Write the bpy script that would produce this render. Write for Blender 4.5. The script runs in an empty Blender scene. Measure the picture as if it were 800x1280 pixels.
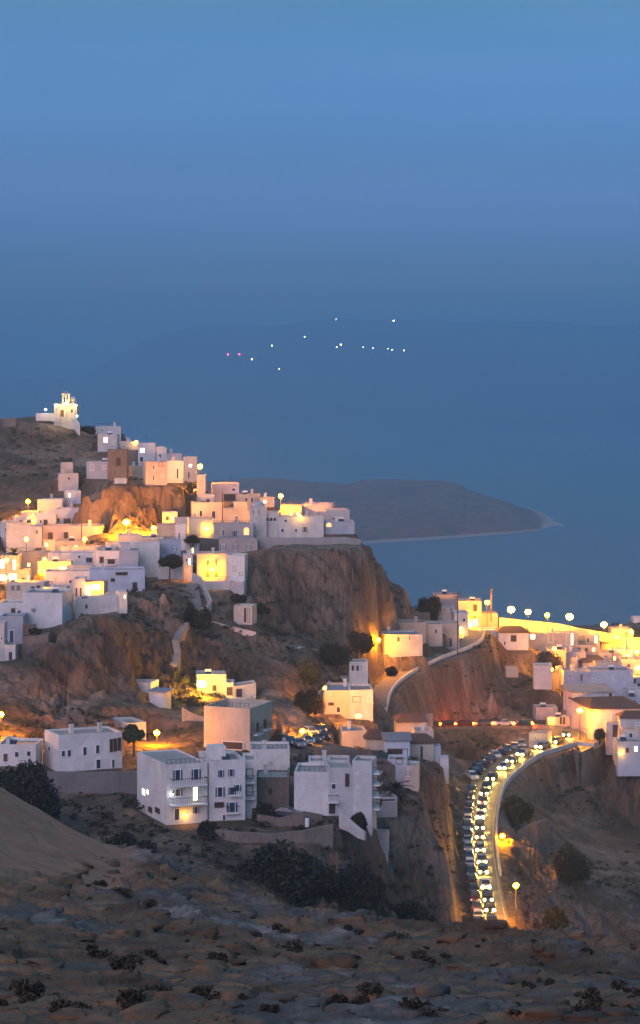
import bpy, bmesh, math, random
import numpy as np
from mathutils import Vector, Matrix
from mathutils.bvhtree import BVHTree
random.seed(7)
rng = np.random.default_rng(11)
SC = bpy.context.scene
COL = SC.collection
F, H0, X0, Y0 = 3000.0, 200.0, 400.0, 480.0   # focal length in photo pixels, eye height, principal column, horizon row

def P(x, y, D):
    return Vector(((x - X0) / F * D, D, H0 - (y - Y0) / F * D))

# ------------------------------------------------------------------ camera
cam = bpy.data.cameras.new('camera'); co = bpy.data.objects.new('camera', cam); COL.objects.link(co)
co.location = (0, 0, H0); co.rotation_euler = (math.radians(90), 0, 0)
cam.sensor_fit = 'VERTICAL'; cam.sensor_height = 24.0
cam.lens = 24.0 * F / 1280.0
cam.shift_y = -(640 - Y0) / 1280.0
cam.clip_start = 1.0; cam.clip_end = 80000
SC.camera = co

# ------------------------------------------------------------------ materials
def mat(name):
    m = bpy.data.materials.new(name); m.use_nodes = True
    nt = m.node_tree; nt.nodes.clear()
    out = nt.nodes.new('ShaderNodeOutputMaterial')
    b = nt.nodes.new('ShaderNodeBsdfPrincipled'); nt.links.new(b.outputs[0], out.inputs[0])
    return m, nt, b

def N(nt, t, **kw):
    n = nt.nodes.new(t)
    for k, v in kw.items(): setattr(n, k, v)
    return n

def noise(nt, scale, detail=5, rough=.6, dist=0, vec=None, stretch=None):
    g = N(nt, 'ShaderNodeNewGeometry'); src = g.outputs['Position'] if vec is None else vec
    if stretch:
        mp = N(nt, 'ShaderNodeMapping'); mp.inputs['Scale'].default_value = stretch
        nt.links.new(src, mp.inputs[0]); src = mp.outputs[0]
    n = N(nt, 'ShaderNodeTexNoise'); n.inputs['Scale'].default_value = scale
    n.inputs['Detail'].default_value = detail; n.inputs['Roughness'].default_value = rough
    n.inputs['Distortion'].default_value = dist
    nt.links.new(src, n.inputs['Vector']); return n.outputs['Fac']

def ramp(nt, fac, stops, interp='LINEAR'):
    r = N(nt, 'ShaderNodeValToRGB'); r.color_ramp.interpolation = interp
    e = r.color_ramp.elements
    while len(e) < len(stops): e.new(.5)
    for k, (p, c) in enumerate(stops):
        e[k].position = p; e[k].color = (c, c, c, 1) if isinstance(c, (int, float)) else (*c, 1)
    nt.links.new(fac, r.inputs[0]); return r.outputs[0]

def mix(nt, fac, a, b, mode='MIX'):
    m = N(nt, 'ShaderNodeMix', data_type='RGBA', blend_type=mode)
    for s, v in ((m.inputs[0], fac), (m.inputs[6], a), (m.inputs[7], b)):
        if isinstance(v, (int, float)): s.default_value = v
        elif isinstance(v, tuple): s.default_value = (*v, 1)
        else: nt.links.new(v, s)
    return m.outputs[2]

def bump(nt, b, h, strength, dist):
    n = N(nt, 'ShaderNodeBump'); n.inputs['Strength'].default_value = strength
    n.inputs['Distance'].default_value = dist
    nt.links.new(h, n.inputs['Height']); nt.links.new(n.outputs[0], b.inputs['Normal'])

def plaster(name, col, dirt=.25, stain=(.30, .25, .2), rough=.85, sc=.6):
    m, nt, b = mat(name)
    n1 = noise(nt, sc, 6, .65, .3, stretch=(1, 1, .35)); n2 = noise(nt, 4.0, 4, .6); n5 = noise(nt, .22, 5, .7, .5)
    obj = N(nt, 'ShaderNodeObjectInfo')
    f = ramp(nt, n1, [(.42, 0), (.72, dirt)])
    c = mix(nt, f, col, stain)
    v = ramp(nt, obj.outputs['Random'], [(0, .66), (.7, .95), (1, 1.0)])
    c = mix(nt, 1.0, c, v, 'MULTIPLY')
    hb = N(nt, 'ShaderNodeMath', operation='FRACT'); hm = N(nt, 'ShaderNodeMath', operation='MULTIPLY'); hm.inputs[1].default_value = 7.31; nt.links.new(obj.outputs['Random'], hm.inputs[0]); nt.links.new(hm.outputs[0], hb.inputs[0])
    c = mix(nt, 1.0, c, ramp(nt, hb.outputs[0], [(0, (1, .97, .93)), (.5, (1, 1, 1)), (1, (.93, .96, 1))]), 'MULTIPLY')
    c = mix(nt, 1.0, c, ramp(nt, n5, [(.34, .80), (.6, 1.0)]), 'MULTIPLY')
    f2 = ramp(nt, n2, [(.3, .86), (.7, 1.0)])
    c = mix(nt, 1.0, c, f2, 'MULTIPLY')
    nt.links.new(c, b.inputs['Base Color']); b.inputs['Roughness'].default_value = rough
    bump(nt, b, n2, .35, .12)
    return m

def plain(name, col, rough=.6, metal=0, spec=None):
    m, nt, b = mat(name)
    n2 = noise(nt, 6.0, 3, .6)
    c = mix(nt, 1.0, col, ramp(nt, n2, [(.3, .8), (.7, 1.05)]), 'MULTIPLY')
    nt.links.new(c, b.inputs['Base Color'])
    b.inputs['Roughness'].default_value = rough; b.inputs['Metallic'].default_value = metal
    return m

def emit(name, col, strength):
    m, nt, b = mat(name)
    b.inputs['Base Color'].default_value = (*[min(1, c) for c in col], 1)
    b.inputs['Emission Color'].default_value = (*col, 1); b.inputs['Emission Strength'].default_value = strength
    return m

def rock(name, stops, scale, dark=(.03, .024, .018), streak=(1, 1, 1), green=.0, bs=.9, bd=.6, crack=.75):
    m, nt, b = mat(name)
    n1 = noise(nt, scale, 8, .62, .6, stretch=streak)
    n2 = noise(nt, scale * 5.3, 8, .7, .3, stretch=streak)
    n3 = noise(nt, scale * 23, 5, .7)
    c = ramp(nt, n1, stops)
    c2 = ramp(nt, n2, [(.30, .45), (.5, .95), (.72, 1.35)])
    c = mix(nt, 1.0, c, c2, 'MULTIPLY')
    c3 = ramp(nt, n3, [(.3, .7), (.7, 1.2)])
    c = mix(nt, 1.0, c, c3, 'MULTIPLY')
    n4 = noise(nt, scale * 2.1, 6, .7, .9)
    if green:
        g = N(nt, 'ShaderNodeNewGeometry'); sp = N(nt, 'ShaderNodeSeparateXYZ'); nt.links.new(g.outputs['Normal'], sp.inputs[0])
        up = ramp(nt, sp.outputs[2], [(.35, 0), (.75, 1)])
        f = mix(nt, 1.0, ramp(nt, n4, [(.50, 0), (.60, green)]), ramp(nt, up, [(0, .45), (1, 1)]), 'MULTIPLY')
        c = mix(nt, f, c, (.040, .036, .014))
    nt.links.new(c, b.inputs['Base Color']); b.inputs['Roughness'].default_value = .92
    g2 = N(nt, 'ShaderNodeNewGeometry'); mp2 = N(nt, 'ShaderNodeMapping'); mp2.inputs['Scale'].default_value = streak; nt.links.new(g2.outputs['Position'], mp2.inputs[0])
    ds = N(nt, 'ShaderNodeTexNoise'); ds.inputs['Scale'].default_value = scale * 4; nt.links.new(mp2.outputs[0], ds.inputs[0])
    ad = N(nt, 'ShaderNodeVectorMath', operation='MULTIPLY_ADD'); nt.links.new(ds.outputs['Color'], ad.inputs[0]); ad.inputs[1].default_value = (.16 / scale,) * 3; nt.links.new(mp2.outputs[0], ad.inputs[2])
    vo = N(nt, 'ShaderNodeTexVoronoi', feature='DISTANCE_TO_EDGE'); vo.inputs['Scale'].default_value = scale * 4.2; nt.links.new(ad.outputs[0], vo.inputs['Vector'])
    cr = ramp(nt, vo.outputs['Distance'], [(0, 0), (.10, .7), (.4, 1)])
    ck = ramp(nt, n4, [(.42, 1), (.6, 0)])
    c = mix(nt, mix(nt, 1.0, ramp(nt, cr, [(0, crack), (1, 0)]), ck, 'MULTIPLY'), c, dark)
    nt.links.new(c, b.inputs['Base Color'])
    h = mix(nt, .45, mix(nt, .5, n2, n3), cr)
    bump(nt, b, h, bs, bd)
    return m

M = {}
M['white'] = plaster('white_plaster', (.78, .77, .76))
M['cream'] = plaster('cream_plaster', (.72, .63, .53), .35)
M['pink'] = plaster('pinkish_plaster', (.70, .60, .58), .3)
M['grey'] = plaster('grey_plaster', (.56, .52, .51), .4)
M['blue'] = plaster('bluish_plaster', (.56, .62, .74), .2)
M['stone'] = plaster('rubble_stone', (.24, .20, .17), .8, (.12, .09, .07), .95, 1.8)
M['concrete'] = plaster('concrete', (.27, .25, .24), .5, (.15, .13, .12))
M['roofw'] = plaster('roof_screed', (.42, .38, .35), .6, (.28, .26, .25), .9, .9)
M['roofb'] = plaster('blue_grey_roof', (.30, .34, .42), .4, (.2, .2, .22))
M['tile'] = plaster('brown_roof_tiles', (.17, .085, .06), .6, (.09, .06, .05), .9, 2)
M['glass'] = plain('dark_glass', (.035, .05, .085), .25)
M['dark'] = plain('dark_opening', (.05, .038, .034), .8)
M['shutb'] = plain('blue_shutter', (.018, .04, .10), .5)
M['wood'] = plain('brown_wood', (.12, .06, .03), .6)
M['trim'] = plain('white_trim', (.8, .8, .8), .7)
M['metal'] = plain('dark_metal', (.07, .07, .08), .5, .6)
M['trunk'] = plain('bark', (.09, .06, .04), .9)
M['lit'] = emit('lit_window', (1.0, .62, .16), 5.0)
M['litw'] = emit('bright_window', (1.0, .76, .36), 9.0)
M['lito'] = emit('orange_glow_panel', (1.0, .40, .12), 2.2)  # glow put into panels for lamp-lit arches, a niche and a wall patch
M['sodium'] = emit('sodium_bulb', (1.0, .32, .0006), 2100.0)
M['warm'] = emit('warm_bulb', (1.0, .50, .02), 150.0)
M['blaze'] = emit('blazing_bulb', (1.0, .50, .03), 420.0)
M['wall_l'] = emit('wall_bulb', (1.0, .46, .02), 260.0)
M['cool'] = emit('white_bulb', (.9, .95, 1.0), 60.0)
M['head'] = emit('headlight_glow', (1.0, .58, .10), 900.0)
M['tail'] = emit('tail_light_glow', (1.0, .08, .003), 480.0)

# ------------------------------------------------------------------ tags
def tag(o, label=None, cat=None, group=None, kind=None):
    if label: o['label'] = label
    if cat: o['category'] = cat
    if group: o['group'] = group
    if kind: o['kind'] = kind
    return o

def mobj(name, verts, faces, m, parent=None, smooth=False):
    me = bpy.data.meshes.new(name); me.from_pydata(verts, [], faces)
    if isinstance(m, (list, tuple)):
        for q in m: me.materials.append(q)
    else: me.materials.append(m)
    if smooth: me.polygons.foreach_set('use_smooth', [True] * len(me.polygons))
    o = bpy.data.objects.new(name, me); COL.objects.link(o); o.parent = parent
    return o

def empty(name, loc, rz=0):
    o = bpy.data.objects.new(name, None); COL.objects.link(o); o.location = loc; o.rotation_euler = (0, 0, rz)
    o.empty_display_size = .5
    return o

class MB:
    def __init__(s): s.v = []; s.f = []
    def box(s, x0, x1, y0, y1, z0, z1, j=0):
        b = len(s.v)
        for z in (z0, z1):
            for (x, y) in ((x0, y0), (x1, y0), (x1, y1), (x0, y1)):
                s.v.append((x + random.uniform(-j, j), y + random.uniform(-j, j), z + random.uniform(-j, j) * .5))
        s.f += [tuple(b + k for k in q) for q in ((3, 2, 1, 0), (4, 5, 6, 7), (0, 1, 5, 4), (1, 2, 6, 5), (2, 3, 7, 6), (3, 0, 4, 7))]
        return s
    def tube(s, a, c, r0, r1=None, n=6):
        r1 = r0 if r1 is None else r1
        a = Vector(a); c = Vector(c); d = (c - a).normalized()
        u = d.orthogonal().normalized(); w = d.cross(u); b = len(s.v)
        for p, r in ((a, r0), (c, r1)):
            for k in range(n):
                t = 2 * math.pi * k / n; s.v.append(tuple(p + u * math.cos(t) * r + w * math.sin(t) * r))
        s.f += [(b + k, b + (k + 1) % n, b + n + (k + 1) % n, b + n + k) for k in range(n)]
        s.f += [tuple(b + k for k in reversed(range(n))), tuple(b + n + k for k in range(n))]
        return s
    def ball(s, c, r, n=8, m=5, sz=1, half=False):
        b = len(s.v); a0 = 0 if half else -math.pi / 2
        for i in range(m + 1):
            t = a0 + (math.pi / 2 - a0) * i / m
            for k in range(n):
                q = 2 * math.pi * k / n
                s.v.append((c[0] + r * math.cos(t) * math.cos(q), c[1] + r * math.cos(t) * math.sin(q), c[2] + r * sz * math.sin(t)))
        s.f += [(b + i * n + k, b + i * n + (k + 1) % n, b + (i + 1) * n + (k + 1) % n, b + (i + 1) * n + k) for i in range(m) for k in range(n)]
        return s
    def prism(s, pts, z0, z1):
        b = len(s.v); n = len(pts)
        s.v += [(p[0], p[1], z0) for p in pts] + [(p[0], p[1], z1) for p in pts]
        s.f += [(b + k, b + (k + 1) % n, b + n + (k + 1) % n, b + n + k) for k in range(n)]
        s.f += [tuple(b + k for k in reversed(range(n))), tuple(b + n + k for k in range(n))]
        return s
    def build(s, name, m, parent=None, smooth=False): return mobj(name, s.v, s.f, m, parent, smooth)

# ------------------------------------------------------------------ numpy noise
PERM = rng.permutation(512)
GR = rng.uniform(-1, 1, 4096)
def vnoise(x, y, seed=0):
    xi = np.floor(x).astype(int); yi = np.floor(y).astype(int); fx = x - xi; fy = y - yi
    fx = fx * fx * fx * (fx * (fx * 6 - 15) + 10); fy = fy * fy * fy * (fy * (fy * 6 - 15) + 10)
    def h(a, b): return GR[(PERM[(a + PERM[(b + seed) % 512]) % 512] * 7 + PERM[(b * 3 + a + seed) % 512]) % 4096]
    return (h(xi, yi) * (1 - fx) + h(xi + 1, yi) * fx) * (1 - fy) + (h(xi, yi + 1) * (1 - fx) + h(xi + 1, yi + 1) * fx) * fy
def fbm(x, y, sc, oct=5, g=.5, seed=0, ridge=False):
    s = 0; a = 1; tot = 0
    for k in range(oct):
        n = vnoise(x / sc + 17.3 * k, y / sc - 9.1 * k, seed + k * 13)
        if ridge: n = 1 - 2 * np.abs(n)
        s = s + a * n; tot += a; a *= g; sc *= .5
    return s / tot
# ------------------------------------------------------------------ houses
HOUSES = []
def opening(kind, o, u, nrm, w, h, par, arch=False):
    """o: centre of the opening on the wall plane, u: unit vector along it, nrm: outward normal (local frame of the house)"""
    mats = {'d': M['glass'], 'k': M['dark'], 's': M['shutb'], 'b': M['shutb'], 'w': M['wood'], 'l': M['lit'], 'L': M['litw'], 'o': M['lito'], 'g': M['dark'], 'a': M['dark'], 'A': M['lito'], 'n': M['wood']}
    names = {'b': 'door', 'w': 'door', 'g': 'garage_door', 'a': 'archway', 'A': 'archway', 'k': 'door'}
    nm = names.get(kind, 'window'); arch = kind in 'aA'
    u = Vector(u); nrm = Vector(nrm); o = Vector(o); up = Vector((0, 0, 1))
    def outline(hw, hh, top):
        if not arch: return [(-hw, -hh), (hw, -hh), (hw, hh), (-hw, hh)]
        pts = [(-hw, -hh), (hw, -hh)]; r = hw
        for k in range(7):
            t = math.pi * k / 6; pts.append((r * math.cos(t), hh - r * .8 + r * .8 * math.sin(t)))
        return pts
    def slab(a, z0, z1, b=None):
        n = len(a); v = []; f = []
        for z in (z0, z1):
            v += [tuple(o + u * p[0] + up * p[1] + nrm * z) for p in a]
        f = [tuple(range(n))[::-1] if False else tuple(n + k for k in range(n))]
        f += [(k, (k + 1) % n, n + (k + 1) % n, n + k) for k in range(n)]
        return v, f
    def ring(a, b, z0, z1):
        n = len(a); v = []
        for pts, z in ((a, z0), (a, z1), (b, z1), (b, z0)): v += [tuple(o + u * p[0] + up * p[1] + nrm * z) for p in pts]
        f = []
        for k in range(n):
            j = (k + 1) % n
            for r in range(3): f.append((r * n + k, r * n + j, (r + 1) * n + j, (r + 1) * n + k))
        return v, f
    t = .11 if w > .6 else .07
    fr = M['trim'] if kind not in 'k' else M['wood']
    v, f = ring(outline(w / 2 + t, h / 2 + t, 1), outline(w / 2, h / 2, 1), -.02, .09)
    a = mobj(nm, v, f, fr, par)
    v, f = slab(outline(w / 2, h / 2, 1), -.03, .025)
    mobj('pane' if nm == 'window' else 'leaf', v, f, mats[kind], a)
    if kind in 'sn' :
        m = MB(); 
        for sx in (-1, 1):
            c = o + u * sx * (w / 2 + t + w * .14) + nrm * .07
            b0 = len(m.v); hw = w * .14
            for z in (-.03, .03):
                for (p, q) in ((-hw, -h / 2), (hw, -h / 2), (hw, h / 2), (-hw, h / 2)): m.v.append(tuple(c + u * p + up * q + nrm * z))
            m.f += [tuple(b0 + k for k in q) for q in ((3, 2, 1, 0), (4, 5, 6, 7), (0, 1, 5, 4), (1, 2, 6, 5), (2, 3, 7, 6), (3, 0, 4, 7))]
        m.build('shutters', M['shutb'] if kind == 's' else M['wood'], a)
    return a

class House: pass
def build_H(name, label, x0, yt, x1, yb, mt='white', yaw=0, dep=7, D=None, sx=None, win=(), roof='roofw', fd=3.0, ex='', cat='house', par=.4, group=None, hr=0, jit=.07, flat=True, lift=0):
    random.seed(int(x0 * 31 + yt * 7))
    xc = (x0 + x1) / 2
    if D is None: D = ray_D(xc, yb) or 500
    C = P(xc, yb, D); c, s_ = math.cos(math.radians(yaw)), math.sin(math.radians(yaw))
    def along(O, dx, dy, px):
        k = (px - X0) / F; return (k * O[1] - O[0]) / (dx - k * dy)
    aL = along(C, c, s_, x0); aR = along(C, c, s_, x1)
    w = aR - aL; h = (yb - yt) / F * D
    L = (C.x + c * aL, C.y + s_ * aL); R = (C.x + c * aR, C.y + s_ * aR)
    side = 'R' if (sx is not None and sx > x1) else 'L'
    if sx is not None:
        O = R if side == 'R' else L
        dep = abs(along(O, -s_, c, sx))
    root = empty(name, (C.x + c * (aL + aR) / 2 - s_ * dep / 2, C.y + s_ * (aL + aR) / 2 + c * dep / 2, C.z), math.radians(yaw))
    tag(root, label, cat, group)
    hw, hd = w / 2, dep / 2
    j = lambda: random.uniform(-jit, jit)
    ou = [(-hw + j(), -hd + j()), (hw + j(), -hd + j()), (hw + j(), hd + j()), (-hw + j(), hd + j())]
    top = [h + j() + (hr if k in (1, 2) else 0) for k in range(4)]
    th = .28; rl = par
    inn = [(p[0] - math.copysign(th, p[0]), p[1] - math.copysign(th, p[1])) for p in ou]
    v = [(*p, -fd) for p in ou] + [(p[0], p[1], t) for p, t in zip(ou, top)] + [(p[0], p[1], t) for p, t in zip(inn, top)] + [(p[0], p[1], t - rl - .12) for p, t in zip(inn, top)]
    f = []
    for r in range(3):
        for k in range(4): f.append((r * 4 + k, r * 4 + (k + 1) % 4, (r + 1) * 4 + (k + 1) % 4, (r + 1) * 4 + k))
    mobj('wall', v, f, M[mt], root)
    if roof in ('tile', 'lean', 'hood'):
        e = .35; rv = [(p[0] + math.copysign(e, p[0]), p[1] + math.copysign(e, p[1])) for p in ou]
        rise = {'tile': 1.3, 'lean': .9, 'hood': .3}[roof]
        vv = [(p[0], p[1], t + .02) for p, t in zip(rv, top)] + [(p[0], p[1], t + .16 + (rise if k > 1 and roof != 'tile' else 0)) for k, (p, t) in enumerate(zip(rv, top))]
        ff = [(0, 3, 2, 1), (0, 1, 5, 4), (1, 2, 6, 5), (2, 3, 7, 6), (3, 0, 4, 7)]
        if roof == 'tile':
            vv += [(-hw * .55, 0, h + rise), (hw * .55, 0, h + rise)]
            ff += [(4, 5, 9, 8), (5, 6, 9), (6, 7, 8, 9), (7, 4, 8)]
        else: ff += [(4, 5, 6, 7)]
        mobj('roof', vv, ff, M['tile'] if roof == 'tile' else M['roofb'] if roof == 'hood' else M['roofw'], root)
    elif roof:
        vv = [(p[0], p[1], t - rl - .10) for p, t in zip(inn, top)] + [(p[0], p[1], t - rl) for p, t in zip(inn, top)]
        rm = M[roof]
        ro = mobj('roof', vv, [(4, 5, 6, 7), (3, 2, 1, 0)], rm, root)
    # openings
    def loc(face, px, py):
        if face == 'F': O, dx, dy = C, c, s_
        elif face == 'R': O, dx, dy = R, -s_, c
        else: O, dx, dy = L, -s_, c
        a = along(O, dx, dy, px); Y = O[1] + dy * a; z = H0 - (py - Y0) / F * Y - C.z
        k = (px - X0) / F; sc = Y / F / abs(dx - k * dy)
        if face == 'F': p = (a - (aL + aR) / 2, -hd); u = (1, 0, 0); nn = (0, -1, 0)
        elif face == 'R': p = (hw, a - hd); u = (0, 1, 0); nn = (1, 0, 0)
        else: p = (-hw, a - hd); u = (0, -1, 0); nn = (-1, 0, 0)
        return Vector((*p, z)), u, nn, sc, Y / F
    for q in win:
        face = 'F'
        if q[0] in ('R', 'L') and isinstance(q[1], str): face = q[0]; q = q[1:]
        k, px, py, pw, ph = q[:5]
        p, u, nn, sc, szz = loc(face, px, py)
        if k == 'B':     # balcony: centre x, floor row, width, depth in metres
            bw = pw * sc; bd = ph; n_ = Vector(nn); uu = Vector(u)
            def bx(m, a0, a1, b0, b1, z0, z1):
                b = len(m.v)
                for z in (z0, z1):
                    for (aa, bb) in ((a0, b0), (a1, b0), (a1, b1), (a0, b1)): m.v.append(tuple(p + uu * aa + n_ * bb + Vector((0, 0, z))))
                m.f += [tuple(b + t for t in g) for g in ((3, 2, 1, 0), (4, 5, 6, 7), (0, 1, 5, 4), (1, 2, 6, 5), (2, 3, 7, 6), (3, 0, 4, 7))]
            m = MB(); bx(m, -bw / 2, bw / 2, 0, bd, -.18, 0)
            bo = m.build('balcony', M['trim'], root)
            m = MB(); bx(m, -bw / 2, bw / 2, bd - .06, bd - .01, .95, 1.02)
            for t in np.arange(-bw / 2 + .06, bw / 2, .28): bx(m, t - .02, t + .02, bd - .05, bd - .02, 0, .95)
            for t in (-bw / 2, bw / 2 - .05): bx(m, t, t + .05, 0, bd - .07, .9, .98)
            m.build('railing', M['metal'], bo)
            continue
        opening(k, p, u, nn, pw * sc, ph * szz, root)
    # roof clutter
    if not ex and roof in ('roofw', 'roofb') and w > 4.5 and h > 2: ex = random.choice(['c', 'ca', 't', 'ar', 'cr', 'ta', 'h', 'ct', 'r', 'ac'])
    zt = h - rl
    for e in ex:
        X = random.uniform(-hw * .6, hw * .6); Y = random.uniform(-hd * .5, hd * .6)
        if e == 'c':
            m = MB(); m.box(X - .3, X + .3, Y - .3, Y + .3, zt - .1, zt + 1.3); m.box(X - .38, X + .38, Y - .38, Y + .38, zt + 1.303, zt + 1.45)
            m.build('chimney', M['white'], root)
        if e == 't':
            m = MB(); m.tube((X - .6, Y, zt + .9), (X + .6, Y, zt + .9), .28, n=8)
            for a in (-.45, .45):
                m.tube((X + a, Y, zt - .05), (X + a, Y, zt + .7), .04, n=4); m.tube((X + a, Y - 1.0, zt - .05), (X + a, Y, zt + .7), .03, n=4)
            t_ = m.build('water_heater', M['trim'], root)
            m = MB(); b = len(m.v); m.v += [(X - .6, Y - 1.15, zt + .12), (X + .6, Y - 1.15, zt + .12), (X + .6, Y - .22, zt + .72), (X - .6, Y - .22, zt + .72)]; m.v += [(q[0], q[1], q[2] - .06) for q in m.v[:4]]
            m.f += [(0, 1, 2, 3), (7, 6, 5, 4), (0, 4, 5, 1), (1, 5, 6, 2), (2, 6, 7, 3), (3, 7, 4, 0)]
            m.build('solar_panel', M['glass'], t_)
        if e == 'a':
            m = MB(); m.tube((X, Y, zt - .1), (X, Y, zt + 2.2), .035, n=4)
            for q in (1.6, 1.9, 2.15): m.tube((X - .45, Y, zt + q), (X + .45, Y, zt + q), .025, n=4)
            m.build('antenna', M['metal'], root)
        if e == 'h':   # stair head / roof room
            a, b_ = min(1.6, hw * .5), min(1.3, hd * .45)
            m = MB(); m.box(X - a, X + a, Y - b_ + .3, Y + b_ + .3, zt - .05, zt + 1.9, .05); m.build('roof_room', M[mt], root)
        if e == 'r':   # roof railing along the front edge
            m = MB(); m.box(-hw + .1, hw - .1, -hd + .12, -hd + .17, h + .75, h + .8)
            for q in np.arange(-hw + .1, hw - .05, .7): m.box(q - .025, q + .025, -hd + .12, -hd + .17, h - .02, h + .75)
            m.build('roof_railing', M['metal'], root)
        if e == 'D':   # dome
            m = MB(); m.ball((0, 0, h - .05), min(hw, hd) * .8, 14, 6, .75, True); m.build('dome', M['blue'], root, True)
        if e == 'V':   # barrel vault
            m = MB(); n = 8; b = len(m.v)
            for yy in (-hd, hd):
                for k in range(n + 1):
                    t = math.pi * k / n; m.v.append((hw * .95 * math.cos(t), yy, h - .02 + hw * .42 * math.sin(t)))
            m.f += [(k, k + 1, n + 2 + k, n + 1 + k) for k in range(n)] + [tuple(range(n + 1)), tuple(range(2 * n + 1, n, -1))]
            m.build('vault', M[mt], root)
    if flat: FLATS.append((root.location.x, root.location.y, c, s_, hw, hd, C.z + .05))
    o = House(); o.root = root; o.D = D; o.C = C; o.h = h; o.hw = hw; o.hd = hd; o.loc = loc
    HOUSES.append(o)
    return o

def WALL(name, label, pts, mt='white', th=.4, cat='wall', cap=None, fd=1.5):
    """pts: (x, y_top, y_bottom, D or None)"""
    q = []
    for (x, a, b, D) in pts:
        if D is None: D = ray_D(x, b) or 500
        q.append((P(x, b, D), (b - a) / F * D))
    o0 = q[0][0]; m = MB(); v = []; nn = len(q)
    for i, (p, h) in enumerate(q):
        d_ = (q[min(i + 1, nn - 1)][0] - q[max(i - 1, 0)][0]); d_.z = 0; d_.normalize(); nv = Vector((-d_.y, d_.x, 0)) * th / 2
        p = p - o0
        for (a, z) in ((-nv, -fd), (-nv, h), (nv, h), (nv, -fd)): v.append(tuple(p + a + Vector((0, 0, z))))
    f = [(i * 4 + k, (i + 1) * 4 + k, (i + 1) * 4 + (k + 1) % 4, i * 4 + (k + 1) % 4) for i in range(nn - 1) for k in range(4)]
    f += [(3, 2, 1, 0), tuple((nn - 1) * 4 + k for k in range(4))]
    root = mobj(name, v, f, M[mt]); root.location = o0
    tag(root, label, cat)
    return root

SPEC = []
DONE = [False]
def H(*a, **k):
    if DONE[0]: return build_H(*a, **k)
    SPEC.append((list(a), k))
WSPEC = []
_WALL = WALL
def WALL(*a, **k):
    if DONE[0]: return _WALL(*a, **k)
    WSPEC.append((a, k))
W, C_, PK, GY, BL, ST, CO = 'white', 'cream', 'pink', 'grey', 'blue', 'stone', 'concrete'
# ---- summit and ridge
H('white_house', 'highest white cube house on the ridge right of the church, one glowing yellow window', 122,543,147,557, W, dep=6, win=[('L',132,550,4,6)], fd=5)
H('roof_house', 'low white roof storey set back above the glowing-window house by the church', 119,533,151,543, BL, dep=5, D=648, win=[('d',128,538,2,3)])
H('white_house', 'long low white house with roof lamp, right of the highest cube house', 146,552,173,565, W, dep=6, ex='c')
H('stone_house', 'unplastered brown stone house with tall dark doorway below the ridge houses', 134,562,158,584, ST, win=[('k',148,577,5,10)], fd=5)
H('stone_shed', 'darker low stone shed joined to the unplastered house with the doorway', 158,563,171,578, ST, dep=5, win=[('k',166,571,3,6)])
H('white_house', 'white house on the ridge with a small square yellow lit window', 172,554,194,582, W, dep=7, win=[('L',178,563,5,5),('d',177,574,4,6)], ex='a')
H('white_house', 'small white ridge house with rounded bright roof vaults', 193,561,208,577, W, dep=5, ex='V', win=[('d',200,570,3,4)])
H('white_house', 'low bluish white house stepping down the skyline ridge before the orange lamp', 208,567,228,582, BL, dep=6, win=[('d',217,574,3,4)], ex='c')
H('stone_house', 'beige stone house with one pale panel below the dark doorway house', 157,583,182,599, 'cream', dep=6, D=606, win=[('d',168,591,8,6)])
H('tall_house', 'tall pinkish house on the cliff with narrow dark windows in two rows', 182,577,209,607, PK, yaw=8, dep=7, win=[('d',192,584,2,5),('k',201,580,4,5),('d',192,597,2,6),('d',203,594,3,3)], fd=6, ex='c')
H('tall_house', 'tall white house with long dark slit windows beside the pinkish cliff house', 209,576,229,604, W, dep=6, win=[('d',213,588,3,12),('d',222,592,2,12)], fd=6, ex='c')
H('white_house', 'narrow white house at the ridge end lit by the orange street lamp', 229,571,246,603, W, dep=6, win=[('L',238,582,3,3),('d',236,594,2,8)], fd=6)
H('lamp_hut', 'small square hut glowing yellow directly under the ridge-end lamp', 246,594,257,609, C_, dep=3, fd=4, win=[('k',252,603,3,5)])
H('white_block', 'blank white slab-like block standing alone at the orange cliff edge', 143,598,158,621, W, dep=3, D=588, fd=4)
H('white_house', 'white house with an amber lit arch at its left end above the cliff', 108,577,145,599, BL, yaw=-8, dep=7, win=[('A',115,584,4,8),('d',131,584,3,4)], fd=6)
H('white_house', 'two-tier white house alone under the bare summit rock, lower tier', 73,592,98,614, W, yaw=8, dep=6, D=594, win=[('d',86,598,3,3)], fd=4)
H('roof_house', 'small upper cube on top of the two-tier house under the summit rock', 76,578,91,593, W, yaw=8, dep=4, D=597, win=[('k',86,589,3,3)], fd=2)
H('white_house', 'small stepped white house at the foot of the two-tier house by the cliff', 83,613,101,630, BL, yaw=14, dep=5, D=584, win=[('L',87,619,1.5,4)], fd=3)
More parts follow.
